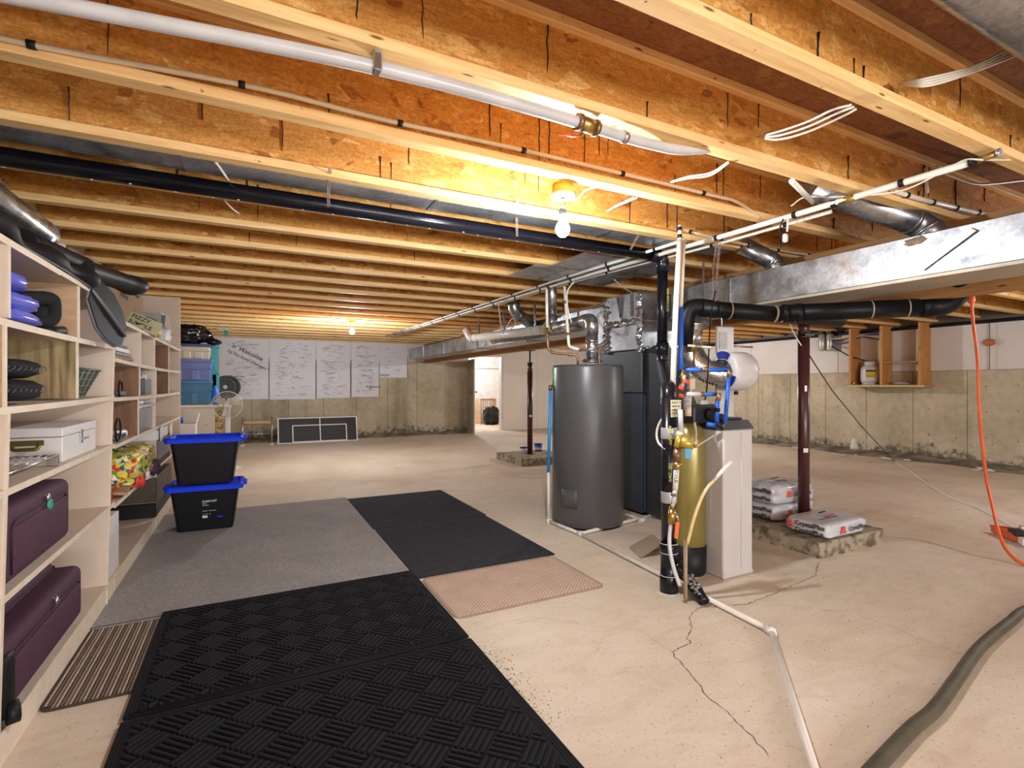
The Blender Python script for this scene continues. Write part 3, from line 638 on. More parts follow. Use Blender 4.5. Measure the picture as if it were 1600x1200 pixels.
# fat black sleeve pipe crossing under the duct
bk = thing('black_vent_pipe', 'fat matt black vent pipe crossing under the duct with an elbow at each end', 'pipe', (3.2,2.8,1.85))
q0 = P(1072,492,D=3.95); q1 = P(1095,482,D=3.92); q2 = P(1200,490,D=3.95); q3 = P(1312,500,D=4.35)
MB().tube(elbowpath([P(1068,540,D=4.0), P(1073,478,D=3.98), q1+(q2-q1)*.25], .12, 8), .068, 24).build('elbow', MATBLK, bk)
MB().tube([q1, q2, q3], .062, 28).build('long_pipe', MATBLK, bk)
p1 = P(1222,490,D=3.85); p2 = P(1450,480,D=3.62)
MB().tube([p1, p2], .064, 28).build('second_pipe', MATBLK, bk)
MB().tube(elbowpath([p2-(p2-p1)*.03, P(1478,478,D=3.60), P(1503,455,D=3.62)+Vector((0,0,.0)), P(1500,425,X=4.11)], .1, 8), .070, 24).build('elbow', MATBLK, bk)
dq = (p2-p1).normalized()
for f in (0.02, .12, .97): c = p1.lerp(p2, f); MB().cyl(c-dq*.02, c+dq*.02, .069, n=28).build('coupling', MATBLK, bk)
for (c, dn) in ((q1.lerp(q2,.42), (q2-q1)), (p1.lerp(p2,.62),(p2-p1)), (q1.lerp(q2,1.1),(q2-q1)), (p1.lerp(p2,.86),(p2-p1))):
    dn = dn.normalized(); MB().cyl(c-dn*.004, c+dn*.004, .0655, n=28).build('tan_tie', M('tan_tie', (.38,.30,.22), .6), bk)
# hanging straps
CHN = M('rusty_strap', (.25,.16,.13), .6, .4, c2=(.42,.34,.30), scale=60)
def strap(label, pts, w=.009, n_=None):
    pts = cr([Vector(p) for p in pts], 6); t = thing('hanging_strap', label, 'strap', pts[-1], 'perforated hanging straps')
    mb = MB(); L = 0; pitch = .016
    tot = sum((b-a).length for a, b in zip(pts, pts[1:])); k = 0
    while k*pitch < tot:
        s_ = k*pitch; acc = 0
        for a, b in zip(pts, pts[1:]):
            l = (b-a).length
            if acc+l >= s_: c = a.lerp(b, (s_-acc)/l); d = (b-a).normalized(); break
            acc += l
        side = Vector((1,0,0)); 
        q = [c+side*w*.9*math.cos(a_)+d*pitch*.55*math.sin(a_) for a_ in [j*math.pi/4 for j in range(9)]]
        mb.tube(q, .0022, 5, cap=False); k += 1
    mb.build('perforated_band', CHN, t)
strap('rusty perforated strap hanging over the black pipe at the left', [P(516,264,Y=2.80),P(513,290,Y=2.95),P(513,322,Y=3.16)])
strap('pale perforated strap hanging beside the bulb on its left', [P(809,312,Y=2.80),P(807,340,Y=3.0),P(808,370,Y=3.17)])
strap('rusty strap dangling loose just right of the bulb', [P(1005,350,Y=2.83),P(996,370,Y=2.95),P(985,390,Y=3.05)])
strap('long perforated strap carrying the fat black vent pipe', [P(1120,385,D=3.75),P(1115,420,D=3.8),P(1116,468,D=3.82)], .012)
strap('second perforated strap twisted beside the long one above the black vent pipe', [P(1125,380,D=3.74),P(1121,420,D=3.76),P(1118,470,D=3.84)], .010)
# electrical cables
NMC = M('white_cable', (.78,.72,.62), .5)
def cable(label, pts, r=.0045, mat=None, group='electrical cables', name='electrical_cable'):
    mb = MB().tube(cr([Vector(p) for p in pts], 6), r, 7); return one(name, mb, mat or NMC, label, 'cable', group)
for k in range(3):
    cable('one of three cables fanning from the dark joist up to the bright beam, '+('top','middle','lowest')[k], [P(1183,214,Y=1.68),P(1215,206+6*k,Y=1.45),P(1262,190+8*k,Y=1.28),P(1300+8*k,172+5*k,Y=1.15),P(1330+4*k,164+3*k,Y=1.11)])
for k in range(4):
    cable('one of four cables sweeping to the top right corner, '+('uppermost','second','third','lowest')[k], [P(1405,131,Y=1.10),P(1450,122+4*k,Y=1.0),P(1520,104+3*k,Y=.97),P(1570+6*k,80+2*k,Y=.95),P(1640,52+3*k,Y=.93)])
for k in range(2):
    cable(('upper','lower')[k]+' of two bright cables under the joist right of the red lever', [P(1042,286,Y=2.26),P(1075,276+3*k,Y=2.1),P(1110,270+4*k,Y=1.9),P(1138,253+2*k,Y=1.76)])
for k in range(2):
    cable(('left','right')[k]+' short cable crossing the lit joist right of the bulb box', [P(946+2*k,331,Y=2.83),P(965,320+2*k,Y=2.6),P(990+5*k,309,Y=2.34)])
cable('cable looping from the yellow bulb box up to the joist', [P(893,314,Y=2.45),P(905,308,Y=2.42),P(915,297,Y=2.38),P(930,293,Y=2.35)])
cable('pair of pale wires showing above the black pipe at the left', [P(337,253,Y=2.93),P(352,275,Y=3.1),P(357,282,Y=3.2)], .007)
cable('pale wire below the black pipe at the left', [P(349,311,Y=3.40),P(362,325,Y=3.6),P(374,334,Y=3.8)], .006)
cable('long thin white cable draped along the near water lines to the right edge', [P(1236,322,X=3.0),P(1258,308,X=3.0),P(1300,308,X=3.04),P(1400,300,X=3.06),P(1470,270,X=3.06),P(1508,250,X=3.06),P(1545,250,Y=1.13),P(1640,250,Y=1.13)], .0045)
cable('thick cream cable sagging along the joist bay at the right edge', [P(1478,272,Y=1.5),P(1520,287,Y=1.5),P(1560,286,Y=1.5),P(1640,276,Y=1.5)], .009, MATS['cream_pex'])
cable('thin wire drooping from the ceiling onto the plenum', [P(960,437,Y=4.1),P(975,450,Y=4.2),P(993,460,Y=4.3)], .004)
cable('dark wires drooping from the ceiling towards the upright black vent elbow', [P(1118,455,D=3.8),P(1110,500,D=3.7),P(1105,600,D=3.6),P(1098,640,D=3.55)], .005, DARKM)
# hanging plug
pg = thing('hanging_plug', 'white plug end hanging on a short cord from the near water lines', 'plug', P(1227,380,X=3.02))
MB().tube([P(1231,342,X=3.02),P(1230,362,X=3.02)], .006, 8).build('cord', PVC, pg); MB().sell(P(1227,372,X=3.02), (.018,.014,.028), .6, .8).build('plug_body', PVC, pg)
MB().tube(cr([P(1225,340,X=3.02),P(1219,355,X=3.02),P(1221,372,X=3.02),P(1225,384,X=3.02)]), .005, 7).build('black_loop', DARKM, pg)
# ================================================================ VERTICAL PIPES NEAR THE SOFTENER
VT = P(1060,372,D=3.6)
pipe('white_supply_pipe', 'thick white supply pipe dropping from the ceiling to the valve cluster', [P(1062,372,D=3.55),P(1056,480,D=3.42),P(1051,606,D=3.30)], .018, PVC, n=16)
pipe('short_stub_pipe', 'short white stub rising above the supply pipe with a black ring', [P(1062,352,D=3.5),P(1062,374,D=3.5)], .012, PVC, clips=.05)
pipe('thin_supply_pipe', 'thin white pipe beside the thick supply pipe', [P(1069,376,D=3.58),P(1064,479,D=3.46)], .0125, PVC)
pipe('blue_sleeved_pipe', 'upright blue sleeved pipe below the thin white supply pipe', [P(1064,482,D=3.46),P(1063,600,D=3.38)], .017, BLUEP)
pipe('blue_sleeved_pipe', 'upper horizontal blue sleeved pipe in front of the white drum', [P(1068,578,D=3.40),P(1140,578,D=3.40)], .0145, BLUEP)
pipe('blue_sleeved_pipe', 'tall upright blue sleeved pipe dropping onto the softener lid', [P(1139,583,D=3.40),P(1133,662,D=3.42)], .0135, BLUEP)
pipe('blue_sleeved_pipe', 'lower horizontal blue sleeved pipe beneath the upper one', [P(1094,616,D=3.40),P(1120,616,D=3.40)], .013, BLUEP)
pipe('blue_sleeved_pipe', 'short upright blue sleeved pipe left of the tall one', [P(1121,624,D=3.42),P(1120,660,D=3.42)], .0145, BLUEP, clips=.14)
pipe('blue_sleeved_pipe', 'stubby blue sleeved pipe lying at the softener valve', [P(1104,663,D=3.42),P(1122,665,D=3.40)], .016, BLUEP)
vc = thing('valve_cluster', 'cluster of red levers, brass tees and grey fittings right of the supply pipe', 'valves', P(1066,620,D=3.36))
for (a, b, r, m, nm) in (((1068,578),(1064,600),.017,BRASS,'brass_tee'),((1051,606),(1051,618),.021,BRASS,'brass_union'),((1051,618),(1051,625),.017,STEEL,'collar'),((1071,616),(1094,616),.016,PVCG,'grey_tee'),((1068,586),(1064,606),.017,PVCG,'grey_valve'),
    ((1140,578),(1140,590),.017,COPPER,'elbow_cap'),((1124,614),(1122,626),.016,COPPER,'elbow_cap'),((1097,577),(1106,577),.017,COPPER,'copper_coupling'),((1091,616),(1100,616),.015,COPPER,'copper_coupling'),((1122,664),(1132,666),.013,COPPER,'copper_stub'),((1124,662),(1124,668),.02,DARKM,'black_nut')):
    MB().cyl(P(*a, D=3.36), P(*b, D=3.36), r, n=14).build(nm, m, vc)
for (a, b) in (((1070,592),(1076,601)),((1058,610),(1068,602)),((1060,617),(1067,619))):
    MB().obox((P(*a, D=3.33)+P(*b, D=3.33))/2, (.045,.022,.026), (0,.3,0), .007, 2).build('red_lever', M('red_orange_lever', (.70,.10,.03), .4), vc)
ff = thing('sediment_filter', 'tan upright filter tube with a grey ribbed body between blue pipes', 'filter', P(1082,640,D=3.4))
MB().cyl(P(1085,545,D=3.5), P(1084,572,D=3.5), .008, n=10).build('thin_pipe', COPPER, ff)
MB().rbox(*[v for k in range(3) for v in (P(1080,600,D=3.4)[k]-(.024,.015,.035)[k], P(1080,600,D=3.4)[k]+(.024,.015,.035)[k])], .004, 1).build('tan_block', M('tan_plastic', (.62,.52,.40), .6), ff)
MB().cyl(P(1079,604,D=3.4), P(1077,640,D=3.4), .012, n=12).build('tan_tube', MATS['tan_plastic'], ff)
g_ = MB()
for k in range(7): g_.cyl(P(1072,620+k*3,D=3.37), P(1072,622+k*3,D=3.37), .019+.002*(k%2), n=14)
g_.build('ribbed_body', PVCG, ff)
MB().cyl(P(1075,636,D=3.36), P(1075,650,D=3.36), .022, n=14).build('cream_cup', MATS['cream_pex'], ff)
MB().tube([P(1075,540,D=3.6),P(1112,543,D=3.5)], .009, 8).build('cross_stick', M('pale_dowel', (.70,.58,.38), .6), ff)
nt_ = thing('paper_note', 'yellowed handwritten note taped to the black standpipe', 'note', P(1056,638,D=3.14))
n0 = P(1056,638,D=3.15); MB().slab([n0+Vector((-.032,.01,-.055)), n0+Vector((.032,-.01,-.05)), n0+Vector((.034,-.01,.05)), n0+Vector((-.034,.01,.052))], .001).build('paper', M('yellowed_paper', (.75,.70,.48), .8), nt_)
for k in range(4): text(('SHUT OFF','valve for','softener','OUTSIDE')[k], .017, n0+Vector((-.029,.006,.030-.022*k)), (.95,-.31,0), (0,0,1), INK, nt_)
# pressure regulator and line below
rg = thing('pressure_regulator', 'yellow brass bell-shaped regulator on the pipe with a blue tag', 'regulator', P(1062,690,D=3.1))
c = P(1064,690,D=3.10); vdir = Vector((.55,-.75,-.25)).normalized()
MB().cyl(c-vdir*.03, c+vdir*.0, .048, n=20).build('flange', M('yellow_brass', (.62,.44,.08), .35, .5), rg)
MB().cyl(c, c+vdir*.075, .045, .018, n=20).build('bell', MATS['yellow_brass'], rg); MB().cyl(c+vdir*.075, c+vdir*.095, .01, n=10).build('screw', COPPER, rg)
for k in range(6):
    a = k*math.pi/3; u, w = _basis(vdir); MB().sell(c+(u*math.cos(a)+w*math.sin(a))*.038, (.006,.006,.006), n=8, m=5).build('bolt', COPPER, rg)
MB().slab([P(1070,701,D=2.98),P(1080,701,D=2.98),P(1080,717,D=2.98),P(1071,716,D=2.98)], .001).build('blue_tag', M('cyan_tag', (.03,.32,.62), .5), rg)
ln = thing('inlet_water_line', 'white sleeved inlet line with brass unions running down the black standpipe', 'pipe', P(1050,800,D=3.12))
for (a, b, r, m, nm) in (((1063,640),(1064,675),.015,PVCG,'grey_pipe'),((1063,675),(1060,683),.02,PVC,'collar'),((1058,702),(1058,722),.022,COPPER,'brass_tee'),((1058,722),(1058,733),.024,BRASS,'brass_union'),((1057,733),(1055,765),.0165,PVC,'white_sleeve'),((1055,765),(1051,790),.0135,PVCG,'grey_pipe'),((1052,775),(1053,770),.017,COPPER,'copper_ring'),((1051,788),(1050,797),.013,COPPER,'copper_stub'),((1050,796),(1049,818),.022,BRASS,'brass_valve'),((1056,802),(1060,815),.008,STEEL,'valve_stem')):
    MB().cyl(P(*a, D=3.10), P(*b, D=3.10), r, n=16).build(nm, m, ln)
text('COLD', .024, P(1054.5,737,D=3.077), (-.03,0,-1), (.89,-.45,0), INK, ln)
MB().slab([P(1056,816,D=3.05),P(1062,816,D=3.05),P(1059,842,D=3.05),P(1054,841,D=3.05)], .009).build('orange_lever', ORANGE, ln)
MB().tube(cr([P(1048,818,D=3.10),P(1046,850,D=3.08),P(1052,885,D=3.06),P(1062,915,D=3.06)]), .012, 12).build('grey_hose', PVCG, ln)
wa = one("white_drain_tube", MB().tube(cr([P(1041,649,D=3.2),P(1031,660,D=3.25),P(1026,677,D=3.27),P(1029,692,D=3.25),P(1040,702,D=3.2)]), .0075, 9), PVC, 'bent white tube bulging out left of the standpipe', 'tube')
ct = thing('clear_drain_tube', 'yellowed clear tube curving from the softener down into a tan sleeve', 'tube', P(1077,930,D=3.1))
CL = M('yellowed_clear_tube', (.72,.58,.30), .3, c2=(.60,.42,.18), scale=20)
MB().tube(cr([P(1118,747,D=3.11),P(1100,770,D=3.09),P(1085,808,D=3.08),P(1074,850,D=3.08)]), .010, 10).build('tube', CL, ct)
MB().tube([P(1142,722,D=3.14),P(1130,734,D=3.12),P(1115,751,D=3.10)], [.014,.012,.010], 10).build('white_nozzle', PVC, ct)
MB().tube([P(1071,846,D=3.08),P(1071,935,D=3.1)], .014, 8, .6).build('tan_sleeve', M('tan_sleeve', (.50,.37,.24), .6), ct)
one('blow_off_tube', MB().tube(cr([P(1085,660,D=3.35),P(1087,680,D=3.32),P(1083,697,D=3.3),P(1081,700,D=3.3)]), [.012]*19, 8, .5), MATS['tan_plastic'], 'short tan flat tube hanging against the gold tank', 'tube')
one('overflow_tube', MB().tube([P(1080,702,D=3.3),P(1118,679,D=3.42)], .006, 8), MATS['tan_plastic'], 'thin tan tube slanting from the gold tank to the softener', 'tube')
wg = MB(); wa_, wb_, wc_ = F(1000,873), F(1034,868), F(1030,850)
wg.add([wa_+Vector((0,0,.0)), wb_+Vector((.02,.0,.085)), wb_+Vector((.10,.22,.085)), wa_+Vector((.10,.24,0)), wa_+Vector((0,0,.008)), wb_+Vector((.02,.0,.095)), wb_+Vector((.10,.22,.095)), wa_+Vector((.10,.24,.008))], [(0,1,2,3),(0,4,5,1),(1,5,6,2),(2,6,7,3),(3,7,4,0),(4,7,6,5)]).box(wb_.x+.02, wb_.x+.09, wb_.y+.1, wb_.y+.2, 0, .08)
one('floor_vent_flap', wg, M('brown_sheet', (.40,.32,.22), .6), 'brown wedge-shaped flap lying on the floor behind the standpipe', 'flap')
# ================================================================ SOFTENER
so = thing('water_softener', 'tall off-white water softener cabinet with a dark lid', 'water softener', (2.965,2.57,0))
SOFT = M('offwhite_plastic', (.56,.53,.52), .4, c2=(.58,.555,.545))
MB().rbox(2.822, 3.112, 2.41, 2.78, .012, 1.0, .02, 3, False).build('cabinet', SOFT, so)
MB().rbox(2.818, 3.116, 2.406, 2.785, 0, .03, .008, 1).build('base', SOFT, so)
MB().add([(x,y,z) for z,k in ((1.0,0),(1.06,.028)) for x,y in ((2.815+k,2.403+k),(3.119-k,2.403+k),(3.119-k,2.788-k),(2.815+k,2.788-k))], [(0,3,2,1),(0,1,5,4),(1,2,6,5),(2,3,7,6),(3,0,4,7),(4,5,6,7)]).build('lid', M('dark_grey_lid', (.04,.04,.045), .45), so)
MB().rbox(2.87, 3.07, 2.46, 2.74, 1.06, 1.075, .006, 1).build('lid_cap', MATS['dark_grey_lid'], so)
MB().rbox(2.99, 2.996, 2.404, 2.411, .05, .98, .002, 1).build('front_rib', SOFT, so)
gt = thing('resin_tank', 'gold-coloured resin tank with a black valve head left of the softener', 'tank', (2.73,2.62,0))
GOLD = M('gold_film', (.25,.195,.05), .3, .3, c2=(.30,.24,.075), scale=3)
MB().lathe([(.0,.12),(.085,.12),(.105,.15),(.105,.93),(.09,1.0),(.04,1.05),(.0,1.05)], (2.73,2.62,0), 36).build('tank', GOLD, gt)
MB().lathe([(.0,0),(.10,.0),(.11,.02),(.112,.2),(.104,.2)], (2.73,2.62,0), 30).build('boot', DARKM, gt)
vh = MB().rbox(2.66, 2.90, 2.52, 2.70, 1.04, 1.17, .02, 2); vh.build('valve_head', M('black_valve_plastic', (.02,.02,.022), .4), gt)
MB().cyl((2.80,2.52,1.10),(2.80,2.48,1.10),.04,n=18).build('control_dial', DARKM, gt); MB().rbox(2.70, 2.78, 2.49, 2.52, 1.17, 1.20, .004, 1).build('label_plate', PVCG, gt)
for k in range(2): MB().cyl((2.90,2.56+.07*k,1.08),(2.98,2.56+.07*k,1.08),.02,n=14).build('port', DARKM, gt)
# white drum fan with duct
df = thing('drum_vent_fan', 'white drum-shaped vent fan with a foil hose behind the softener', 'fan', P(1150,580,D=4.1))
c = P(1144,580,D=4.1); ax = Vector((.97,-.12,.0)).normalized()
def disc_lathe(prof, c, ax, n=36):
    u, w = _basis(ax); mb = MB(); vs = []
    for r, h in prof:
        for k in range(n): a = 2*math.pi*k/n; vs.append(c+ax*h+(u*math.cos(a)+w*math.sin(a))*r)
    return mb.add(vs, [(i*n+k,i*n+(k+1)%n,(i+1)*n+(k+1)%n,(i+1)*n+k) for i in range(len(prof)-1) for k in range(n)], True)
DRUM = M('white_drum', (.66,.64,.64), .35)
disc_lathe([(.0,-.09),(.10,-.095),(.148,-.09),(.155,-.08),(.155,.10),(.14,.135),(.09,.15),(.0,.155)], c, ax).build('drum', DRUM, df)
disc_lathe([(.09,-.13),(.09,-.095)], c, ax).build('inlet_ring', DARKM, df)
bd = MB()
u, w = _basis(ax)
for s0 in (0.3, 2.3, 4.3):
    vs = [c+ax*-.105+(u*math.cos(s0+k*.25)+w*math.sin(s0+k*.25))*rr for rr in (.10,.158) for k in range(5)]
    bd.add(vs, [(k,k+1,k+6,k+5) for k in range(4)])
bd.build('blue_guard', M('deep_blue', (.005,.02,.25), .4), df)
hp = cr([P(1082,500,D=4.1),P(1078,530,D=4.15),P(1085,560,D=4.1),P(1105,580,D=4.05),P(1135,585,D=4.03)], 18)
MB().tube(hp, [.085+(.010 if k % 2 else -.004) for k in range(len(hp))], 20).build('foil_hose', galv('foil_hose', (.70,.66,.60), .25, .8), df)
text('Vortex', .02, c+Vector((.06,-.158,.01)), (1,0,0), (0,0,1), RED, df)
bx = thing('white_control_box', 'white metal box with a paper label above the drum fan', 'control box', P(1132,530,D=4.6))
c = P(1132,531,D=4.6); MB().obox(c, (.19,.03,.23), (0,0,-.1), .004, 1).build('box', WHITE, bx); MB().obox(c+Vector((-.035,-.018,-.01)), (.09,.002,.15), (0,0,-.1)).build('paper_label', M('label_paper', (.62,.60,.60), .7), bx)
MB().cyl(c+Vector((0,.03,-.05)), c+Vector((0,.03,.45)), .008, n=8).cyl(c+Vector((0,.03,-.05)), (4.2, c.y+.03, c.z-.05), .008, n=8).build('bracket_rod', STEEL, bx)
bx2 = thing('mounting_board', 'pale grey board standing behind the blue pipes on the softener', 'board', P(1132,630,D=4.2))
c = P(1132,628,D=4.2); MB().obox(c, (.18,.02,.36), (0,0,-.1), .002, 1).build('board', M('pale_board', (.52,.50,.47), .7), bx2); MB().obox(P(1150,614,D=4.1), (.03,.03,.03), (0,0,0), .006, 1).build('clamp', DARKM, bx2)
dk = thing('return_duct_box', 'dark metal return duct hood just below the main duct', 'duct', P(1095,530,D=4.6))
MB().slab([P(1066,520,D=4.3),P(1085,490,D=4.3),P(1113,500,D=4.3),P(1090,512,D=4.4)][::-1], .05).build('hood', GALVD, dk)
# ================================================================ FLOOR PIPES, POSTS, PADS
fpz = .02
fp_ = thing('floor_condensate_pipe', 'thin white pipe laid along the floor from the heater to the foreground', 'pipe', F(907,835))
a = F(857,814,fpz); b = F(907,834,fpz); c = F(1035,900,fpz); d = F(1205,986,fpz); e = F(1255,1145,fpz); g = F(1285,1240,fpz)
for p, q in ((a,b),(b,d),(d,e+(e-d)*.6)): MB().cyl(p, q, .0155, n=14).build('pipe', PVC, fp_)
for p, q, dd2 in ((a,b,None),(b,d,None),(d,e,None)):
    v = (q-p).normalized(); MB().cyl(p-v*.02, p+v*.03, .024, n=14).build('fitting', WHITE, fp_)
    v2 = (q-p).normalized(); MB().cyl(q-v2*.03, q+v2*.015, .021, n=14).build('fitting', WHITE, fp_) if q is not e else None
MB().cyl(b, F(1040,806,fpz)+Vector((.1,.12,0)), .0155, n=14).build('branch_pipe', PVC, fp_)
cc = F(1003,813,fpz); MB().cyl(cc, F(978,804,fpz), .0155, n=14).build('branch_pipe', PVC, fp_); MB().cyl(cc-Vector((.03,0,0)), cc+Vector((.04,.01,0)), .021, n=14).build('fitting', WHITE, fp_)
hv = thing('heater_drain_pipe', 'upright pipe beside the water heater, white below and blue above', 'pipe', a)
za = P(858,738,D=(a.x*SY+a.y*CY)).z; zb = P(860,610,D=(a.x*SY+a.y*CY)).z
MB().cyl((a.x,a.y,.03),(a.x,a.y,za),.014,n=14).build('white_pipe', PVC, hv); MB().cyl((a.x,a.y,za),(a.x+.02,a.y,zb),.015,n=14).build('blue_sleeve', M('light_blue_sleeve', (.03,.30,.72), .4), hv)
MB().cyl((a.x+.02,a.y,zb),(a.x+.02,a.y,zb+.05),.018,n=12).build('relief_valve', COPPER, hv); MB().tube([(a.x+.02,a.y,zb+.04),(a.x+.1,a.y+.03,zb+.045)], .012, 10).build('brass_arm', BRASS, hv)
# gas and water lines above the heater
pipe('gas_pipe', 'brown steel gas pipe with an elbow left of the flue', [P(855,510,D=4.8),P(856,551,D=4.8),P(903,555,D=4.75),P(903,570,D=4.75)], .011, COPPER, clips=.17, clipmat=BRASS)
pipe('white_drop_pipe', 'left of two white pipes dropping from the ceiling above the heater', [P(854,452,D=4.8),P(855,512,D=4.8)], .013, PVC)
pipe('white_drop_pipe', 'right of two white pipes dropping from the ceiling above the heater', [P(882,448,D=4.8),P(889,542,D=4.75),P(905,546,D=4.7)], .014, PVC, er=.03, clips=.3, clipmat=COPPER)
pipe('white_looping_tube', 'thin white tube curling down beside the flue', [P(897,440,D=4.7),P(887,455,D=4.7),P(887,480,D=4.7),P(893,505,D=4.7)], .005, PVC, smooth=True)
pipe('flexible_supply', 'braided steel supply hose arcing across the flue', [P(905,548,D=4.65),P(925,545,D=4.6),P(940,537,D=4.65),P(950,530,D=4.75)], .009, STEEL, smooth=True)
pipe('flexible_supply', 'dark copper supply hose rising from the heater top beside the flue', [P(937,570,D=4.8),P(936,555,D=4.8),P(943,542,D=4.8),P(952,535,D=4.85)], .009, COPPER, smooth=True)
pipe('junction_wires', 'tangle of thin white wires above the far vent pipe', [P(778,470,D=6.5)*1.0,P(785,520,D=6.4),P(792,510,D=6.5),P(800,498,D=6.5),P(806,505,D=6.5),P(798,515,D=6.5)], .006, NMC, 'cable', smooth=True)
# posts
PAD = M('rough_pad_concrete', (.40,.34,.25), .95, c2=(.13,.105,.06), scale=13, bmp=1.0, bs=40, lo=.46, hi=.62)
def pad(label, x0, x1, y0, y1, h, seed):
    mb = MB(); n = 12; vs = []; fs = []; r = random.Random(seed); per = []
    for k in range(n): per.append((x0+(x1-x0)*k/n, y0))
    for k in range(n): per.append((x1, y0+(y1-y0)*k/n))
    for k in range(n): per.append((x1-(x1-x0)*k/n, y1))
    for k in range(n): per.append((x0, y1-(y1-y0)*k/n))
    L = len(per)
    for z, j in ((0,.012),(h*.5,.012),(h*.93,.008),(h,.004)):
        for (x, y) in per: vs.append((x+r.uniform(-j,j), y+r.uniform(-j,j), z))
    for i in range(3):
        for k in range(L): fs.append((i*L+k, i*L+(k+1)%L, (i+1)*L+(k+1)%L, (i+1)*L+k))
    fs.append([3*L+k for k in range(L)])
    return one('concrete_pad', mb.add(vs, fs), PAD, label, 'concrete pad', 'concrete pads under the posts')
PH = .115
pad('rough square concrete pad with salt bags on it', 3.80, 4.66, 2.37, 3.34, PH, 1)
p2a = F(815,729); pad('rough square concrete pad far back with two small tubs on it', p2a.x, p2a.x+.95, p2a.y, p2a.y+.95, PH, 2)
MAR = M('maroon_steel', (.075,.022,.020), .3, c2=(.06,.018,.017))
def post(label, x, y, ztop, jack):
    t = thing('steel_post', label, 'post', (x,y,PH), 'maroon steel posts')
    MB().rbox(x-.07, x+.07, y-.07, y+.07, PH, PH+.008, .002, 1).build('base_plate', MAR, t)
    zj = ztop-(.22 if jack else .02)
    MB().cyl((x,y,PH+.008),(x,y,zj-.15),.046,n=28).build('tube', MAR, t); MB().cyl((x,y,zj-.17),(x,y,zj),.042 if jack else .046,n=28).build('upper_tube', MAR, t)
    MB().cyl((x,y,zj-.17),(x,y,zj-.155),.054,n=28).build('collar', MAR, t)
    if jack: MB().cyl((x,y,zj),(x,y,ztop),.014,n=12).build('screw_jack', DARKM, t); MB().cyl((x,y,zj),(x,y,zj+.012),.055,n=20).build('jack_plate', MAR, t)
    MB().rbox(x-.07, x+.07, y-.07, y+.07, ztop-.01, ztop, .002, 1).build('top_plate', MAR, t); return t
p1_ = post('thick maroon steel post rising from the salt-bag pad', 4.265, 2.80, 1.90, False)
y2 = p2a.y+.5; p2_ = post('maroon steel post on the far pad with a screw jack top', P(828,700,Y=y2).x, y2, 1.90, True)
for (t, px, py, w, h_) in ((p1_, 1256, 607, .02, .05), (p1_, 1256, 703, .04, .035)):
    c = P(px, py, D=4.41); MB().obox((c.x-.02,c.y-.03,c.z), (w,.003,h_), (0,0,-.45)).build('sticker', WHITE, t)
c = P(829,650,D=.4555*p2_.location.x+.8902*p2_.location.y-.05); MB().obox(c, (.04,.003,.035), (0,0,-.45)).build('sticker', WHITE, p2_)
MB().rbox(4.20, 4.33, 2.745, 2.755, 1.72, 1.745, .003, 1).build('cable_clamp', DARKM, p1_)
# tubs on the far pad
def tub(label, c, r, h):
    t = thing('small_tub', label, 'tub', c, 'small blue and white tubs'); 
    MB().lathe([(.0,0),(r*.85,0),(r,h),(.0,h)], c, 20).build('tub_body', BLUEP if 'blue' in label.split()[0] else WHITE, t); MB().lathe([(.0,h+.02),(r*1.1,h+.018),(r*1.12,h),(r*1.0,h-.005)], c, 20).build('lid', M('navy_lid', (.01,.02,.22), .4), t)
    MB().lathe([(r*.9,h*.25),(r*1.0,h*.6)], c, 20).build('label_band', PVCG, t)
tub('blue tub with a dark lid on the far pad, right of its post', F(841,705,PH), .07, .12)
tub('white tub with a blue lid on the far pad, left of its post', F(818,707,PH), .06, .08)
# ================================================================ SHELVING ALONG THE LEFT WALL
SX, SB = -.75, -1.28           # front edge, back
def shelf_unit(label, y0, y1, levels, divs, top, endtop=None, sag=.012):
    t = thing('shelving_unit', label, 'shelving', (SX-.25, (y0+y1)/2, 0), 'built-in shelving')
    T = .02
    MB().box(SB-.012, SB, y0, y1, .0, top).build('back_panel', SHELF, t)
    MB().rbox(SX-.02, SX, y0, y1, 0, .10, .002, 1).build('kick_board', SHELFEDGE, t)
    for i, (z, sg) in enumerate(levels):
        cuts = [y0]+sorted(set(d[0] for d in divs if d[1] <= z <= d[2]))+[y1]
        m = MB(); m.sag(SB, SX-.002, y0, y1, z-T/2, z+T/2, sg, 14); b = m.build('shelf_board', SHELF, t)
        MB().sag(SX-.002, SX+.004, y0, y1, z-T/2-.003, z+T/2+.002, sg, 14).build('edge_strip', SHELFEDGE, b)
    for (yy, za, zb, mt) in divs:
        b = MB().box(SB, SX-.002, yy-.009, yy+.009, za, zb).build('divider', mt, t); MB().box(SX-.002, SX+.005, yy-.010, yy+.010, za, zb).build('edge_strip', SHELFEDGE, b)
    return t
L1 = [(1.80,.0),(1.535,.018),(1.225,.012),(.925,-.004),(.565,.0),(.11,0)]
WPLY = wood('weathered_plywood', (.44,.34,.17), (.13,.085,.04), (14,14,1.1), False, .85)
y10, y11, y12, y21, y22 = .9, 2.395, 3.97, 5.60, 7.36
s1 = shelf_unit('near section of the built-in shelving holding the suitcases', y10, y12, L1,
   [(y11,1.535,1.79,SHELF),(y11-.03,1.225,1.53,PLYW),(3.22,1.535,1.79,PLYW),(3.20,1.235,1.53,WPLY),(y10,0,1.8,SHELF)], 1.80)
L2 = [(1.72,.0),(1.46,.012),(1.212,.01),(.915,.0),(.545,.0),(.11,0)]
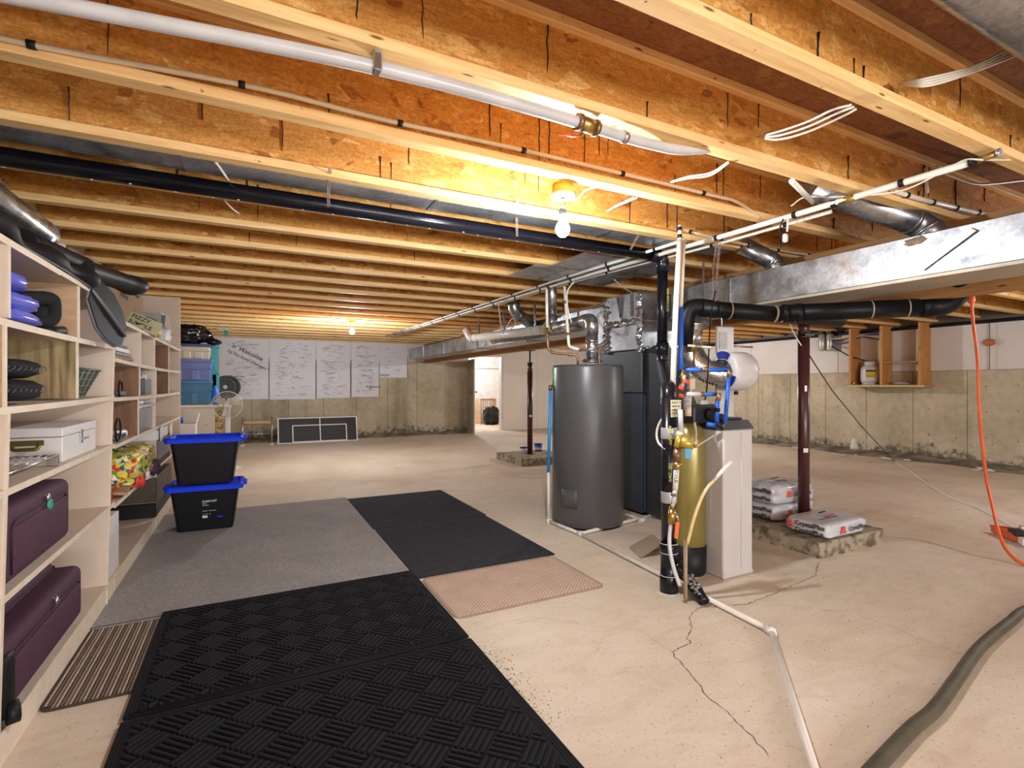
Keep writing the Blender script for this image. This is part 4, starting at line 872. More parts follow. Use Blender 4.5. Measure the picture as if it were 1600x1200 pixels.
s2 = shelf_unit('far section of the built-in shelving with many small compartments', y12+.02, y22, L2,
   [(4.84,1.46,1.72,SHELF),(5.50,1.46,1.72,SHELF),(4.80,1.21,1.46,DARKPLY),(5.58,1.21,1.46,SHELF),(4.75,.92,1.21,DARKPLY),(5.52,.92,1.21,SHELF),(5.58,.0,.91,SHELF),(6.4,1.21,1.71,DARKPLY)], 1.72)
b = MB().box(SB, SX, y22, y22+.02, 0, 2.36).build('end_panel', SHELF, s2); MB().box(SX, SX+.006, y22-.003, y22+.023, 0, 2.36).build('edge_strip', SHELFEDGE, b)
lean = MB(); lean.add([(x,y+q,z) for z,y in ((0,3.775),(1.80,3.99)) for x,q in ((SB,0),(SX-.002,0),(SX-.002,.018),(SB,.018))], [(3,2,1,0),(4,5,6,7),(0,1,5,4),(1,2,6,5),(2,3,7,6),(3,0,4,7)]); lb_ = lean.build('end_divider', SHELF, s1)
le = MB(); le.add([(x,y+q,z) for z,y in ((0,3.775),(1.80,3.99)) for x,q in ((SX-.002,-.002),(SX+.005,-.002),(SX+.005,.020),(SX-.002,.020))], [(3,2,1,0),(4,5,6,7),(0,1,5,4),(1,2,6,5),(2,3,7,6),(3,0,4,7)]); le.build('edge_strip', SHELFEDGE, lb_)
l2 = MB(); l2.add([(x,y+q,z) for z,y in ((.11,2.30),(1.22,2.385)) for x,q in ((SB,0),(SX-.002,0),(SX-.002,.018),(SB,.018))], [(3,2,1,0),(4,5,6,7),(0,1,5,4),(1,2,6,5),(2,3,7,6),(3,0,4,7)]); l2b = l2.build('divider', SHELF, s1)
l3 = MB(); l3.add([(x,y+q,z) for z,y in ((.11,2.30),(1.22,2.385)) for x,q in ((SX-.002,-.002),(SX+.005,-.002),(SX+.005,.020),(SX-.002,.020))], [(3,2,1,0),(4,5,6,7),(0,1,5,4),(1,2,6,5),(2,3,7,6),(3,0,4,7)]); l3.build('edge_strip', SHELFEDGE, l2b)
for (yy, z0, z1) in ((3.0,.58,.91),(3.0,.13,.55)): MB().box(SB, SB+.003, yy-.002, yy+.002, z0, z1).build('panel_seam', GROUT, s1)
def atS(px, X=SX): t = (px-800)/FPX; return X*(CY-SY*t)/(SY+CY*t)
# suitcases
PUR = M('plum_fabric', (.060,.018,.040), .75, c2=(.075,.024,.05), scale=30, bmp=.25, bs=300); PURD = M('dark_piping', (.02,.01,.017), .6)
def suitcase(label, y0, y1, z0, h, ribbon=False, wheels=True):
    t = thing('suitcase', label, 'suitcase', (-1.0,(y0+y1)/2,z0), 'plum suitcases')
    MB().rbox(-1.24, -.86, y0+.02, y1-.02, z0+.012, z0+h, .05, 4, True).build('shell', PUR, t)
    MB().rbox(-.90, -.757, y0, y1, z0+.012, z0+h-.045, .045, 4, True).build('front_pocket', PUR, t)
    MB().rbox(-.93, -.865, y0+.03, y1-.02, z0+.05, z0+h-.015, .03, 3, True).build('expansion_band', PUR, t)
    for xx, dz in ((-.905,.004),(-.865,-.02),(-.99,.012)):
        MB().tube(elbowpath([(xx,y0+.01,z0+.05),(xx,y0+.01,z0+h+dz-.01),(xx,y1-.012,z0+h+dz-.01),(xx,y1-.012,z0+.05)], .05), .005, 6).build('zip', PURD, t)
    MB().tube(cr([(-1.0,(y0+y1)/2-.1,z0+h),(-1.0,(y0+y1)/2-.06,z0+h+.022),(-1.0,(y0+y1)/2+.06,z0+h+.022),(-1.0,(y0+y1)/2+.1,z0+h)]), .010, 8, .5).build('handle', PURD, t)
    ym = y0+(y1-y0)*.55
    for k in range(2): MB().tube([(-.79,ym+.03*k,z0+h-.045),(-.752,ym+.03*k+.01,z0+h-.08)], .004, 6).build('zip_pull', STEEL, t)
    MB().tube(cr([(-.757,ym-.02,z0+h-.08),(-.754,ym-.04,z0+h*.5),(-.757,ym-.03,z0+.04)]), .006, 6, .4).build('seam', PURD, t)
    if ribbon: MB().torus((-.748,ym+.02,z0+h-.11), .018, .006, 'X', 14, 6).build('green_ribbon', M('green_ribbon', (.05,.35,.22), .6), t)
    MB().rbox(-.762, -.748, y0+.07, y1-.08, z0+.05, z0+h-.12, .007, 2, True).build('front_panel', PUR, t)
    MB().tube(elbowpath([(-.755,y0+.06,z0+.05),(-.755,y0+.06,z0+h-.10),(-.755,y1-.07,z0+h-.10),(-.755,y1-.07,z0+.05)], .05), .0045, 6).build('zip', PURD, t)
    MB().sell((-.744,ym-.015,z0+h-.075), (.008,.012,.018), n=10, m=8).build('zip_charm', STEEL, t)
    for yy in (y0+.08, y1-.08):
        MB().cyl((-1.05,yy-.015,z0+.02),(-1.05,yy+.015,z0+.02),.02,n=12).build('wheel', DARKM, t)
    if wheels:
        MB().rbox(-.83, -.742, y0-.01, y0+.075, z0+.02, z0+h-.08, .02, 2, True).build('corner_guard', DARKM, t)
        MB().cyl((-.75,y0+.005,z0+.04),(-.72,y0+.02,z0+.04),.038,n=18).build('wheel', DARKM, t)
suitcase('plum soft suitcase with a green ribbon on the upper suitcase shelf', 2.38, 3.13, .575, .335, True, False)
suitcase('plum soft suitcase with black corner guard on the bottom shelf', 2.375, 3.33, .12, .32)
# white wooden case
wc = thing('wooden_case', 'white painted wooden case with a brass handle on the middle shelf', 'case', (-.95,3.4,.935))
MB().rbox(-1.22, -.785, 3.12, 3.71, .937, 1.055, .003, 1).build('case_body', WHITE, wc); MB().rbox(-1.222, -.783, 3.118, 3.712, 1.058, 1.10, .003, 1).build('lid', WHITE, wc)
MB().tube(elbowpath([(-.955,3.112,1.03),(-.955,3.09,1.005),(-.865,3.09,1.005),(-.865,3.112,1.03)], .02), .008, 8).build('handle', M('antique_brass', (.22,.17,.05), .4, .7), wc)
MB().rbox(-.97,-.85,3.113,3.12,1.02,1.045,.002,1).build('handle_plate', MATS['antique_brass'], wc)
MB().rbox(-.784,-.778,3.40,3.43,1.0,1.07,.001,1).build('latch', STEEL, wc); MB().tube([(-.775,3.41,1.02),(-.765,3.48,1.025)], .004, 6).build('latch_hook', STEEL, wc)
# wire rack
wk = thing('wire_rack', 'steel wire oven rack lying at the front of the middle shelf', 'rack', (-.9,2.7,.94))
ZR = .985; fr = MB(); fr.tube([(-1.15,2.42,ZR),(-.765,2.42,ZR),(-.765,2.98,ZR),(-1.15,2.98,ZR),(-1.15,2.42,ZR)], .006, 8); fr.build('frame', STEEL, wk)
for k in range(13): MB().cyl((-1.15+.029*k+.012,2.42,ZR+.003),(-1.15+.029*k+.012,2.98,ZR+.003),.003,n=6).build('wire', STEEL, wk)
for k in range(3): MB().cyl((-1.15,2.50+.2*k,ZR-.002),(-.765,2.50+.2*k,ZR-.002),.004,n=6).build('cross_wire', STEEL, wk)
for yy in (2.43, 2.97): MB().rbox(-.80,-.76,yy-.012,yy+.012,.94,ZR+.004,.003,1).build('foot', STEEL, wk)
# quilts, basket, bags
QB = M('black_quilting', (.008,.008,.01), .8, c2=(.02,.02,.023), spec=.2, scale=90, lo=.5, hi=.62)
for k, (zc, hx, yl, lb) in enumerate(((1.28,.045,.27,'black quilted cushion, lower of the two stacked on the second shelf'),(1.365,.042,.24,'black quilted cushion, upper of the two stacked on the second shelf'))):
    t = thing('quilted_cushion', lb, 'cushion', (-.98,2.66,zc-.045), 'black quilted cushions')
    MB().sell((-.98,2.63+.02*(1-k),zc), (.21,yl,hx), .55, .45, nz=.12, seed=k, n=40, m=16).build('cover', QB, t)
    sm = MB()
    for j in range(9): sm.tube([(-.98+.215*math.cos(a)*.98, 2.41+.055*j+.02*math.sin(3*a), zc+hx*.98*math.sin(a)*.9) for a in [i*.2-.7 for i in range(8)]], .0018, 5)
    sm.build('stitching', M('grey_thread', (.14,.14,.15), .8), t)
gb = thing('green_basket', 'dark green plastic basket with a square grid on the second shelf', 'basket', (-.9,3.5,1.24))
GR = M('dark_green_plastic', (.055,.075,.05), .5)
MB().add([(x*1.0,y,z) for z,(xa,xb,ya,yb) in ((1.24,(-1.10,-.83,3.36,3.70)),(1.385,(-1.14,-.78,3.30,3.78))) for x,y in ((xa,ya),(xb,ya),(xb,yb),(xa,yb))], [(0,3,2,1),(0,1,5,4),(1,2,6,5),(2,3,7,6),(3,0,4,7)]).build('basket_body', GR, gb)
MB().tube([(-1.14,3.30,1.385),(-.78,3.30,1.385),(-.78,3.78,1.385),(-1.14,3.78,1.385),(-1.14,3.30,1.385)], .008, 6).build('rim', GR, gb)
gl = MB()
for k in range(5):
    f = k/4; gl.tube([(-.826+.05*.0,3.38+.30*f,1.245),(-.776,3.33+.42*f,1.38)], .003, 5)
for k in range(4):
    f = (k+.5)/4; gl.tube([(-.828+.05*f,3.37-.05*f,1.245+.14*f),(-.828+.05*f,3.69+.07*f,1.245+.14*f)], .003, 5); gl.tube([(-1.09-.04*f,3.355-.055*f,1.245+.14*f),(-.828+.05*f,3.355-.055*f,1.245+.14*f)], .003, 5)
gl.build('grid_ribs', M('pale_green_rib', (.20,.24,.17), .5), gb)
BLB = M('blue_plastic_film', (.07,.08,.52), .25, c2=(.12,.14,.66), scale=8, bmp=.5, bs=20)
for k, (zc, hz, yl, yc) in enumerate(((1.565,.03,.22,2.68),(1.625,.04,.20,2.66),(1.69,.035,.14,2.58))):
    one('blue_bag', MB().sell((-.93,yc,zc), (.16,yl,hz), .6, .6, nz=.2, seed=k+3, n=30, m=14), BLB, ('flattened shiny blue bag at the bottom of the three on the top shelf','puffy shiny blue bag in the middle of the three on the top shelf','small shiny blue bag on top of the three on the top shelf')[k], 'bag', 'shiny blue bags')
bf = thing('black_foam_frame', 'black padded frame with a square hole standing on the top shelf', 'padding', (-1.0,2.9,1.545))
MB().tube(elbowpath([P(22,466,X=-.92), P(82,466,X=-.85), P(80,502,X=-.85), P(40,506,X=-.90)], .06), .042, 16, .8).build('padded_bar', M('black_foam', (.012,.012,.014), .9), bf); MB().cyl(P(62,517,X=-.83),P(98,517,X=-.79),.022,n=14).build('grip', DARKM, bf); MB().cyl(P(98,517,X=-.79),P(103,517,X=-.785),.008,n=10).build('copper_tip', COPPER, bf)
MB().cyl(P(60,505,X=-.88),P(62,480,X=-.88),.03,n=14).build('padded_post', MATS['black_foam'], bf)
# black rubber sheets over the shelf top
RUB = M('black_rubber', (.007,.007,.008), .55, c2=(.012,.012,.013), spec=.25); PIP = M('grey_piping', (.15,.15,.16), .6)
rb = thing('rubber_sheet', 'black rubber sheets with grey piping draped over the shelf top, a leaf-shaped flap hanging down', 'rubber sheets', (-.86,3.0,1.81))
MB().tube(cr([(-.98,1.9,1.86),(-.93,2.25,1.88),(-.88,2.5,1.90),(-.85,2.75,1.86),(-.82,3.05,1.86),(-.80,3.35,1.86),(-.78,3.55,1.85)]), [.05+.045*math.sin(i*.35)**2 for i in range(37)], 18, .7).build('rolled_sheet', RUB, rb)
MB().tube(cr([(-.90,2.95,1.93),(-.86,3.4,1.95),(-.84,3.7,1.97)]), [.075]*12+[.06], 18, .75).build('upper_roll', RUB, rb)
MB().tube(cr([(-.84,3.5,1.93),(-.82,3.9,1.97),(-.78,4.15,1.99),(-.73,4.42,2.0)]), [.085]*10+[.08]*6+[.09,.095,.10], 18, .7).build('far_roll', RUB, rb)
MB().tube(cr([(-.80,4.30,2.07),(-.72,4.40,2.03),(-.68,4.43,1.97),(-.70,4.40,1.92)]), .012, 8).build('frayed_edge', PIP, rb)
MB().slab([(-.95,2.1,1.83),(-.93,2.35,1.97),(-.90,2.52,2.04),(-.86,2.64,1.98),(-.80,2.72,1.83)], .03).build('stood_fold', RUB, rb)
fl0, fl1 = Vector((-.742,3.38,1.80)), P(190,525,X=-.66)
axx = (fl1-fl0); Ln = axx.length; axx.normalize(); sd = Vector((.15,.94,.55)); sd = (sd-axx*sd.dot(axx)).normalized()
out = [(0,-.07),(.12,-.10),(.35,-.15),(.6,-.15),(.85,-.12),(1,-.07),(1.02,.0),(1,.08),(.8,.13),(.5,.15),(.2,.12),(0,.08)]
MB().slab([fl0+axx*Ln*a_+sd*b_ for a_, b_ in out], .012).build('leaf_flap', RUB, rb)
MB().tube([fl0+axx*Ln*a_+sd*b_ for a_, b_ in out+[out[0]]], .0075, 6).build('piping', PIP, rb)
MB().tube([fl0+Vector((.01,0,0)), fl0+axx*Ln*.5+Vector((.018,0,0)), fl1+Vector((.015,0,0))], .010, 6).build('midrib', PIP, rb)
MB().tube([(-.765,2.6,1.825),(-.75,3.0,1.825),(-.738,3.4,1.81)], .006, 6).build('piping', PIP, rb)
one('loose_edge_strip', MB().obox((-.745,3.2,1.792), (.012,.55,.012), (0,0,.0)), SHELFEDGE, 'broken pale edge strip hanging along the top shelf front', 'wood strip')
# small things in the far section
def box_in(name, label, px0, px1, z0, h, mat, depth=.25, X=SX-.03, cat='box', group=None, bev=.004, rot=0):
    y0, y1 = atS(px0, X), atS(px1, X)
    return one(name, MB().rbox(X-depth, X, y0, y1, z0, z0+h, bev, 1), mat, label, cat, group)
GREYP = M('grey_plastic', (.16,.16,.17), .5)
for k, (h, m, lb) in enumerate(((.025, CARD, 'tan flat book at the bottom of the small stack'),(.022, GREYP, 'grey book second from the bottom of the small stack'),(.03, WHITE, 'pale book third from the bottom of the small stack'),(.02, DARKM, 'dark book topping the small stack'))):
    zz = 1.473+sum((.026,.024,.031)[:k]); one('book', MB().rbox(-1.0, -.757-.002*k, 4.05+.03*k, 4.62-.06*k, zz, zz+h-.002, .002, 1), m, lb, 'book', 'stacked books')
one('white_bag', MB().sell((-.80,4.10,1.60), (.05,.06,.05), nz=.3, seed=4), WHITE, 'small crumpled white bag on top of the book stack', 'bag')
one('dark_pouch', MB().obox((-.83,4.30,1.645), (.12,.2,.10), (.1,0,.2), .02, 2, True), DARKM, 'dark pouch above the book stack', 'pouch')
gg = thing('goggle_strap', 'black hoop of strap lying in the brown compartment', 'strap', (-.83,4.3,1.23)); MB().torus((-.785,4.35,1.275), .055, .006, 'X', 26, 6).build('hoop', DARKM, gg); MB().obox((-.80,4.40,1.245),(.07,.16,.035),(0,0,.2),.015,2,True).build('pad', GREYP, gg)
th = thing('steel_thermos', 'steel thermos flask lying on its side with a black cord hoop', 'thermos', (-.9,4.2,.93)); MB().cyl((-.90,4.02,.965),(-.795,4.38,.965),.04,n=20).build('flask', STEEL, th); MB().cyl((-.795,4.38,.965),(-.785,4.42,.965),.032,n=20).build('cap', WHITE, th); MB().torus((-.775,4.22,1.005), .075, .006, 'X', 26, 6).build('cord', DARKM, th)
pr = thing('black_box_device', 'black and grey boxy device with white papers on top in a far compartment', 'device', (-.9,5.1,1.22))
MB().rbox(-1.05,-.762,4.86,5.14,1.225,1.36,.006,1).build('body', DARKM, pr); MB().rbox(-1.05,-.764,5.145,5.45,1.225,1.35,.006,1).build('side_unit', GREYP, pr); MB().obox((-.85,5.05,1.39),(.16,.22,.012),(.2,.1,.2)).build('papers', WHITE, pr); MB().obox((-.83,5.25,1.39),(.12,.16,.05),(.3,.1,.2),.01).build('crumpled_sheet', WHITE, pr)
cb = thing('clear_food_container', 'clear plastic container with a white lid and dark contents', 'container', (-.9,5.1,.93))
CLR = M('frosted_clear_plastic', (.55,.57,.60), .25, c2=(.45,.47,.52), alpha=.45)
MB().rbox(-1.05,-.758,4.84,5.46,.93,1.12,.02,2,True).build('tub', CLR, cb); MB().rbox(-1.06,-.740,4.81,5.49,1.12,1.145,.008,2).build('lid', PVCG, cb); MB().obox((-.92,5.12,1.02),(.2,.4,.14),(.2,0,.1),.03,2,True).build('contents', M('dark_blue_contents', (.05,.07,.14), .6), cb); MB().cyl((-.80,5.1,1.145),(-.80,5.1,1.175),.03,n=14).build('cap', WHITE, cb)
# yellow patterned bag
def floral():
    m, nt, b = newmat('yellow_floral_print'); vo = nd(nt,'ShaderNodeTexVoronoi'); vo.inputs['Scale'].default_value = 26; nt.links.new(coords(nt), vo.inputs['Vector'])
    sp = nd(nt,'ShaderNodeSeparateColor'); nt.links.new(vo.outputs['Color'], sp.inputs[0])
    c = ramp(nt, sp.outputs[0], [(0,(.70,.62,.05)),(.42,(.75,.70,.10)),(.5,(.10,.25,.04)),(.62,(.60,.05,.03)),(.72,(.03,.07,.35)),(.8,(.80,.78,.60)),(.88,(.72,.65,.05))], 'CONSTANT')
    nt.links.new(c, b.inputs['Base Color']); b.inputs['Roughness'].default_value = .4; return m
one('patterned_gift_bag', MB().sell((-.90,4.85,.70), (.19,.62,.115), .5, .6, nz=.22, seed=9, n=40, m=20, freq=9), floral(), 'yellow gift bag with a colourful print spilling off the far shelf', 'bag')
one('open_cardboard_sleeve', MB().obox((-.87,4.45,.60), (.25,.6,.02), (0,.12,.1), .004), CARD, 'flat cardboard piece under the yellow gift bag', 'cardboard')
one('red_bow', MB().torus((-.73,4.62,.60), .04, .014, 'X', 16, 8).torus((-.72,4.72,.58), .035, .014, 'X', 16, 8).tube([(-.74,4.5,.575),(-.73,4.8,.57)], .016, 8, .5), RED, 'red ribbon bow at the shelf edge below the yellow bag', 'ribbon')
one('white_bow', MB().torus((-.725,4.98,.60), .035, .012, 'X', 16, 8).tube([(-.72,4.85,.57),(-.70,5.05,.56)], .012, 8, .5), WHITE, 'white ribbon bow right of the red one', 'ribbon')
one('red_gift_box', MB().rbox(-.98,-.79,4.12,4.5,.556,.64,.004,1), M('dull_red_card', (.42,.04,.03), .5), 'red flat gift box under the cardboard on the far shelf', 'box')
one('lime_card_box', MB().rbox(-.96,-.80,4.02,4.11,.556,.66,.004,1), M('lime_card', (.50,.62,.22), .6), 'small lime green box beside the red gift box', 'box')
one('purple_scarf', MB().sell((-.74,5.35,.60), (.05,.2,.06), nz=.4, seed=3, n=18), M('purple_cloth', (.10,.05,.10), .8), 'dark purple cloth hanging off the shelf right of the bows', 'cloth')
tb = thing('tall_white_box', 'tall narrow white carton holding rolled red papers in the bottom compartment', 'carton', (-.83,4.0,.12))
MB().rbox(-.93,-.762,3.86,4.17,.12,.48,.003,1).build('carton', WHITE, tb); MB().cyl((-.84,3.95,.47),(-.83,3.99,.515),.02,n=12).build('red_roll', RED, tb); MB().rbox(-.80,-.799,4.2,4.24,.2,.3,.0,0).build('print_mark', DARKM, tb) if False else None
for k, (pa_, pb_, z, h, m, lb) in enumerate(((244,266,.56,.06,DARKM,'flat black shoe box below the white one'),(246,268,.62,.17,GREYP,'grey shoe box with a white label in the far compartment'),(245,262,.80,.09,WHITE,'white shoe box topping the far compartment stack'),(244,268,.125,.12,DARKM,'black box at the bottom of the far compartment'),(245,268,.25,.22,M('dark_brown_card', (.09,.06,.04), .6),'dark brown shoe box behind the blue-lidded bins'))):
    box_in('shoe_box', lb, pa_, pb_, z, h, m, .4, X=-.74, group='shoe boxes')
for k, (yy, zz) in enumerate(((5.75,.86),(6.4,.84))): one('white_label_card', MB().obox((-.728, yy, zz), (.004,.16,.12), (.25,0,0)), WHITE, ('nearer','farther')[k]+' white card clipped to the shelf front behind the bins', 'card', 'white cards')
# stuff on top of the far section
cbx = thing('cardboard_box', 'brown cardboard box with printing on top of the far shelving', 'box', (-1.1,7.1,1.73))
MB().rbox(-1.26,-1.0,4.6,6.6,1.732,2.22,.004,1).build('carton', CARD, cbx); text('THIS SIDE UP', .06, (-.998,5.5,2.08), (0,1,0), (0,0,1), INK, cbx)
one('white_door_frame', MB().box(-1.1,-1.05,4.20,4.24,1.73,2.2), WHITE, 'narrow white upright strip behind the black rubber roll', 'wood strip')
gb2 = thing('game_box', 'grey game box with lettering leaning on top of the far shelving', 'box', (-.97,6.2,1.73)); 
MB().obox((-.97,6.2,1.885), (.36,.06,.28), (-.15,0,.15), .003).build('box', M('grey_card', (.36,.36,.37), .6), gb2); MB().obox((-.89,6.155,1.90),(.10,.006,.14),(-.15,.4,.15)).build('dark_print', DARKM, gb2)
dz = thing('crossword_board', 'tilted cream word-game box with dark lettering on the far shelf top', 'box', (-.85,5.1,1.78)); c = Vector((-.80,5.3,1.815)); MB().obox(c, (.24,.05,.13), (-.4,.42,.1), .003).build('box', M('cream_game_card', (.55,.52,.30), .6), dz); RG = Matrix.Rotation(.1,3,'Z') @ Matrix.Rotation(.42,3,'Y') @ Matrix.Rotation(-.4,3,'X')
for k in range(2): text(('FIZZY','JUMBLE')[k], .052, c+RG@Vector((-.10,-.0265,.012-.055*k)), RG@Vector((1,0,0)), RG@Vector((0,0,1)), INK, dz)
one('yellow_packet', MB().sell((-.79,5.62,1.775), (.07,.14,.04), .6, .6, nz=.2, seed=6), YEL, 'bright yellow packet on the far shelf top', 'packet')
one('white_papers', MB().sell((-.80,6.25,1.80), (.07,.22,.085), .6, .6, nz=.5, seed=8, n=24), WHITE, 'crumpled white papers beside the yellow packet', 'papers')
one('pale_wood_offcut', MB().slab([(-.83,6.75,1.732),(-.775,6.75,1.732),(-.77,6.8,1.95),(-.80,6.82,2.06),(-.86,6.8,2.10),(-.88,6.78,2.0)], .02), SHELFEDGE, 'pale jagged wood offcut standing on the far shelf top', 'offcut')
one('dark_board', MB().obox((-.86,6.5,1.89), (.12,.02,.31), (0,.1,0), .002), GREYP, 'dark narrow board leaning beside the pale offcut', 'board')
one('green_slip', MB().obox((-.80,4.95,1.75), (.10,.30,.03), (0,0,.2), .004), M('olive_paper', (.42,.42,.16), .7), 'olive green papers at the near end of the far shelf top', 'papers')
# ================================================================ BLACK BINS
BLKP = M('black_bin_plastic', (.005,.005,.008), .38, spec=.3); LIDB = M('royal_blue_lid', (.006,.045,.85), .5, spec=.2)
def bin_(label, cx, cy, z0, printed, rot):
    t = thing('storage_bin', label, 'storage bin', (cx,cy,z0), 'black bins with blue lids'); H = .37
    R = Matrix.Rotation(rot,3,'Z'); C0 = Vector((cx,cy,z0))
    def T(x, y, z): return R @ Vector((x,y,z)) + C0
    prof = [(0,.215,.15),(H,.265,.19)]; vs = []; per = []
    def ring(w, d, z, rr=.03, fl=0):
        pts = []
        segs = [(-w,-d),(w,-d),(w,d),(-w,d)]
        for i, (x, y) in enumerate(segs):
            for k in range(4):
                a = math.pi*(1+ .5*i)+k*math.pi/6; sxn = -1 if i in (0,3) else 1; syn = -1 if i in (0,1) else 1
                pts.append((x-sxn*rr+rr*math.cos(a), y-syn*rr+rr*math.sin(a), z))
        return pts
    rings = [ring(.215,.15,0), ring(.262,.188,H)]
    n = 16; vs = [T(*p) for rg_ in rings for p in rg_]
    MB().add(vs, [(k,(k+1)%n,n+(k+1)%n,n+k) for k in range(n)]+[tuple(range(n))[::-1]]).build('tub', BLKP, t)
    for x in (-.15, .0, .15):
        s_ = .016 if x else .0
        if not x: continue
        for sgn in (-1, 1):
            a0 = [T(x-.035, sgn*(.150), .01), T(x+.035, sgn*.150, .01), T(x+.045, sgn*.187, H-.02), T(x-.045, sgn*.187, H-.02)]
            if sgn > 0: a0 = a0[::-1]
            MB().slab(a0, -.012).build('pillar', BLKP, t)
    for y in (-.08,.08):
        for sgn in (-1,1):
            a0 = [T(sgn*.214,y-.03,.01), T(sgn*.214,y+.03,.01), T(sgn*.261,y+.035,H-.02), T(sgn*.261,y-.035,H-.02)]
            if sgn > 0: a0 = a0[::-1]
            MB().slab(a0, .012).build('pillar', BLKP, t)
    def ringm(spec, name, mat):
        rs = [ring(*s_) for s_ in spec]; vs = [T(*p) for r_ in rs for p in r_]; m_ = len(rs)
        return MB().add(vs, [(i*n+k,i*n+(k+1)%n,(i+1)*n+(k+1)%n,(i+1)*n+k) for i in range(m_-1) for k in range(n)]+[tuple((m_-1)*n+k for k in range(n))]).build(name, mat, t)
    ringm([(.268,.195,H-.005),(.300,.218,H-.005),(.300,.218,H+.028),(.290,.208,H+.040),(.268,.186,H+.040),(.258,.176,H+.018)], 'lid', LIDB)
    for sgn in (-1,1): MB().obox(T(sgn*.312,0,H+.016), (.03,.16,.03), (0,0,rot), .008, 2).build('latch', LIDB, t)
    for k in range(5): MB().obox(T(.304,-.06+.03*k,H+.035), (.012,.012,.012), (0,0,rot), .002, 1).build('latch_rib', LIDB, t)
    if printed:
        yv = lambda z: -.150-.038*z/H-.002
        u = R @ Vector((1,0,0)); v = (R @ Vector((0,-.038,H))).normalized()
        for (s, sz, x, z) in (('RAMTUFF',.026,-.02,.255),('bac 45',.012,-.02,.240),('storage bin',.011,-.02,.226),('47% lighter / 100% recyclable',.009,-.02,.175),('17    30    75',.012,-.018,.145)):
            text(s, sz, T(x, yv(z), z), u, v, WINK, t)
        for (x, z, w_, h_, m_) in ((-.02,.115,.04,.022,WINK),(.095,.11,.045,.014,LIDB)):
            p = T(x, yv(z)-.000, z); MB().slab([p, p+u*w_, p+u*(w_*.95)+v*h_, p+v*h_], .001).build('printed_patch', m_, t)
    return t
bin_('black bin with white lettering and a blue lid on the grey carpet, under another', -.345, 5.46, .008, True, -.03)
bin_('plain black bin with a blue lid stacked on the lettered one', -.345, 5.46, .430, False, -.03)
# ================================================================ FAR LEFT CORNER
LAM = M('offwhite_laminate', (.66,.61,.54), .5, c2=(.60,.55,.48), scale=2); CHIP = M('chipped_particle_board', (.60,.42,.16), .8, c2=(.15,.12,.08), scale=26, lo=.45, hi=.6)
cab = thing('old_cabinet', 'old off-white cabinet with chipped edge, the coloured totes stacked on it', 'cabinet', (-.9,9.5,0))
MB().rbox(-1.36,-.47,9.12,9.85,0,.955,.004,1).build('carcass', LAM, cab); MB().rbox(-1.38,-.40,9.06,9.9,.96,1.0,.01,2).build('worktop', SHELFEDGE, cab); MB().rbox(-.47,-.36,9.12,9.2,.0,.955,.01,2).build('broken_edge', CHIP, cab)
for x in (-.62,-.58): MB().cyl((x,9.117,.70),(x,9.12,.70),.006,n=8).build('screw_hole', DARKM, cab)
def tote(label, x0, x1, y0, y1, z0, z1, m, lidm=None, ribs=2):
    t = thing('plastic_tote', label, 'storage tote', ((x0+x1)/2,(y0+y1)/2,z0), 'coloured totes'); h = z1-z0
    a = .03; MB().add([(x,y,z) for z,k in ((z0,a),(z1-.03,.008)) for x,y in ((x0+k,y0+k),(x1-k,y0+k),(x1-k,y1-k),(x0+k,y1-k))], [(0,3,2,1),(0,1,5,4),(1,2,6,5),(2,3,7,6),(3,0,4,7),(4,5,6,7)]).build('tub', m, t)
    MB().rbox(x0-.008,x1+.008,y0-.008,y1+.008,z1-.045,z1,.008,2).build('lid' if lidm else 'rim', lidm or m, t)
    MB().rbox(x0+.002,x1-.002,y0+.004,y1-.004,z0+h*.52,z0+h*.58,.004,1).build('waist_band', m, t)
    for k in range(ribs): xx = x0+(x1-x0)*(k+1)/(ribs+1); MB().rbox(xx-.05,xx+.05,y0+.006,y0+.03,z0+.01,z0+h*.5,.006,1).build('rib', m, t)
tote('medium blue tote at the bottom of the stack on the cabinet', -1.16,-.53,9.14,9.6,1.0,1.37, M('steel_blue_tote', (.035,.17,.33), .4))
tote('periwinkle blue tote, second from the bottom of the stack', -1.17,-.52,9.14,9.6,1.372,1.70, M('periwinkle_tote', (.12,.17,.45), .4))
tote('cream tote with a dark blue lid at the top of the stack', -1.0,-.54,9.18,9.55,1.702,1.935, M('cream_tote', (.62,.57,.47), .5), M('navy_tote_lid', (.03,.05,.16), .4))
tote('teal tote standing upright behind the others', -.56,-.45,9.62,9.9,1.0,1.95, M('teal_tote', (.02,.30,.34), .45))
tote('dark tote at the left end of the stack', -1.36,-1.03,9.2,9.55,1.702,1.93, M('plum_tote', (.06,.05,.09), .5))
GBAG = M('black_garbage_film', (.004,.004,.005), .16, spec=.4)
one('garbage_bag', MB().sell((-.93,9.35,2.08), (.36,.22,.145), .7, .8, nz=.38, seed=21, n=48, m=24, freq=9).sell((-.50,9.3,1.98), (.10,.05,.05), nz=.4, seed=5), GBAG, 'shiny black garbage bag on top of the stacked totes', 'garbage bag')
one('blue_bottle', MB().lathe([(.0,1.0),(.045,1.0),(.05,1.02),(.05,1.22),(.02,1.27),(.02,1.3),(.0,1.3)], (-.47,9.15,0), 18), BLUEP, 'royal blue bottle at the right end of the cabinet top', 'bottle')
hc = thing('hose_coil', 'coil of dark hose hanging behind the white fan', 'hose', (-.36,10.2,1.1)); 
for k in range(6): MB().torus((-.38+.01*k,10.2-.015*k,1.27), .15+.018*(k%3), .014, 'Y', 30, 8).build('hose_turn', M('dark_hose', (.06,.06,.055), .6), hc)
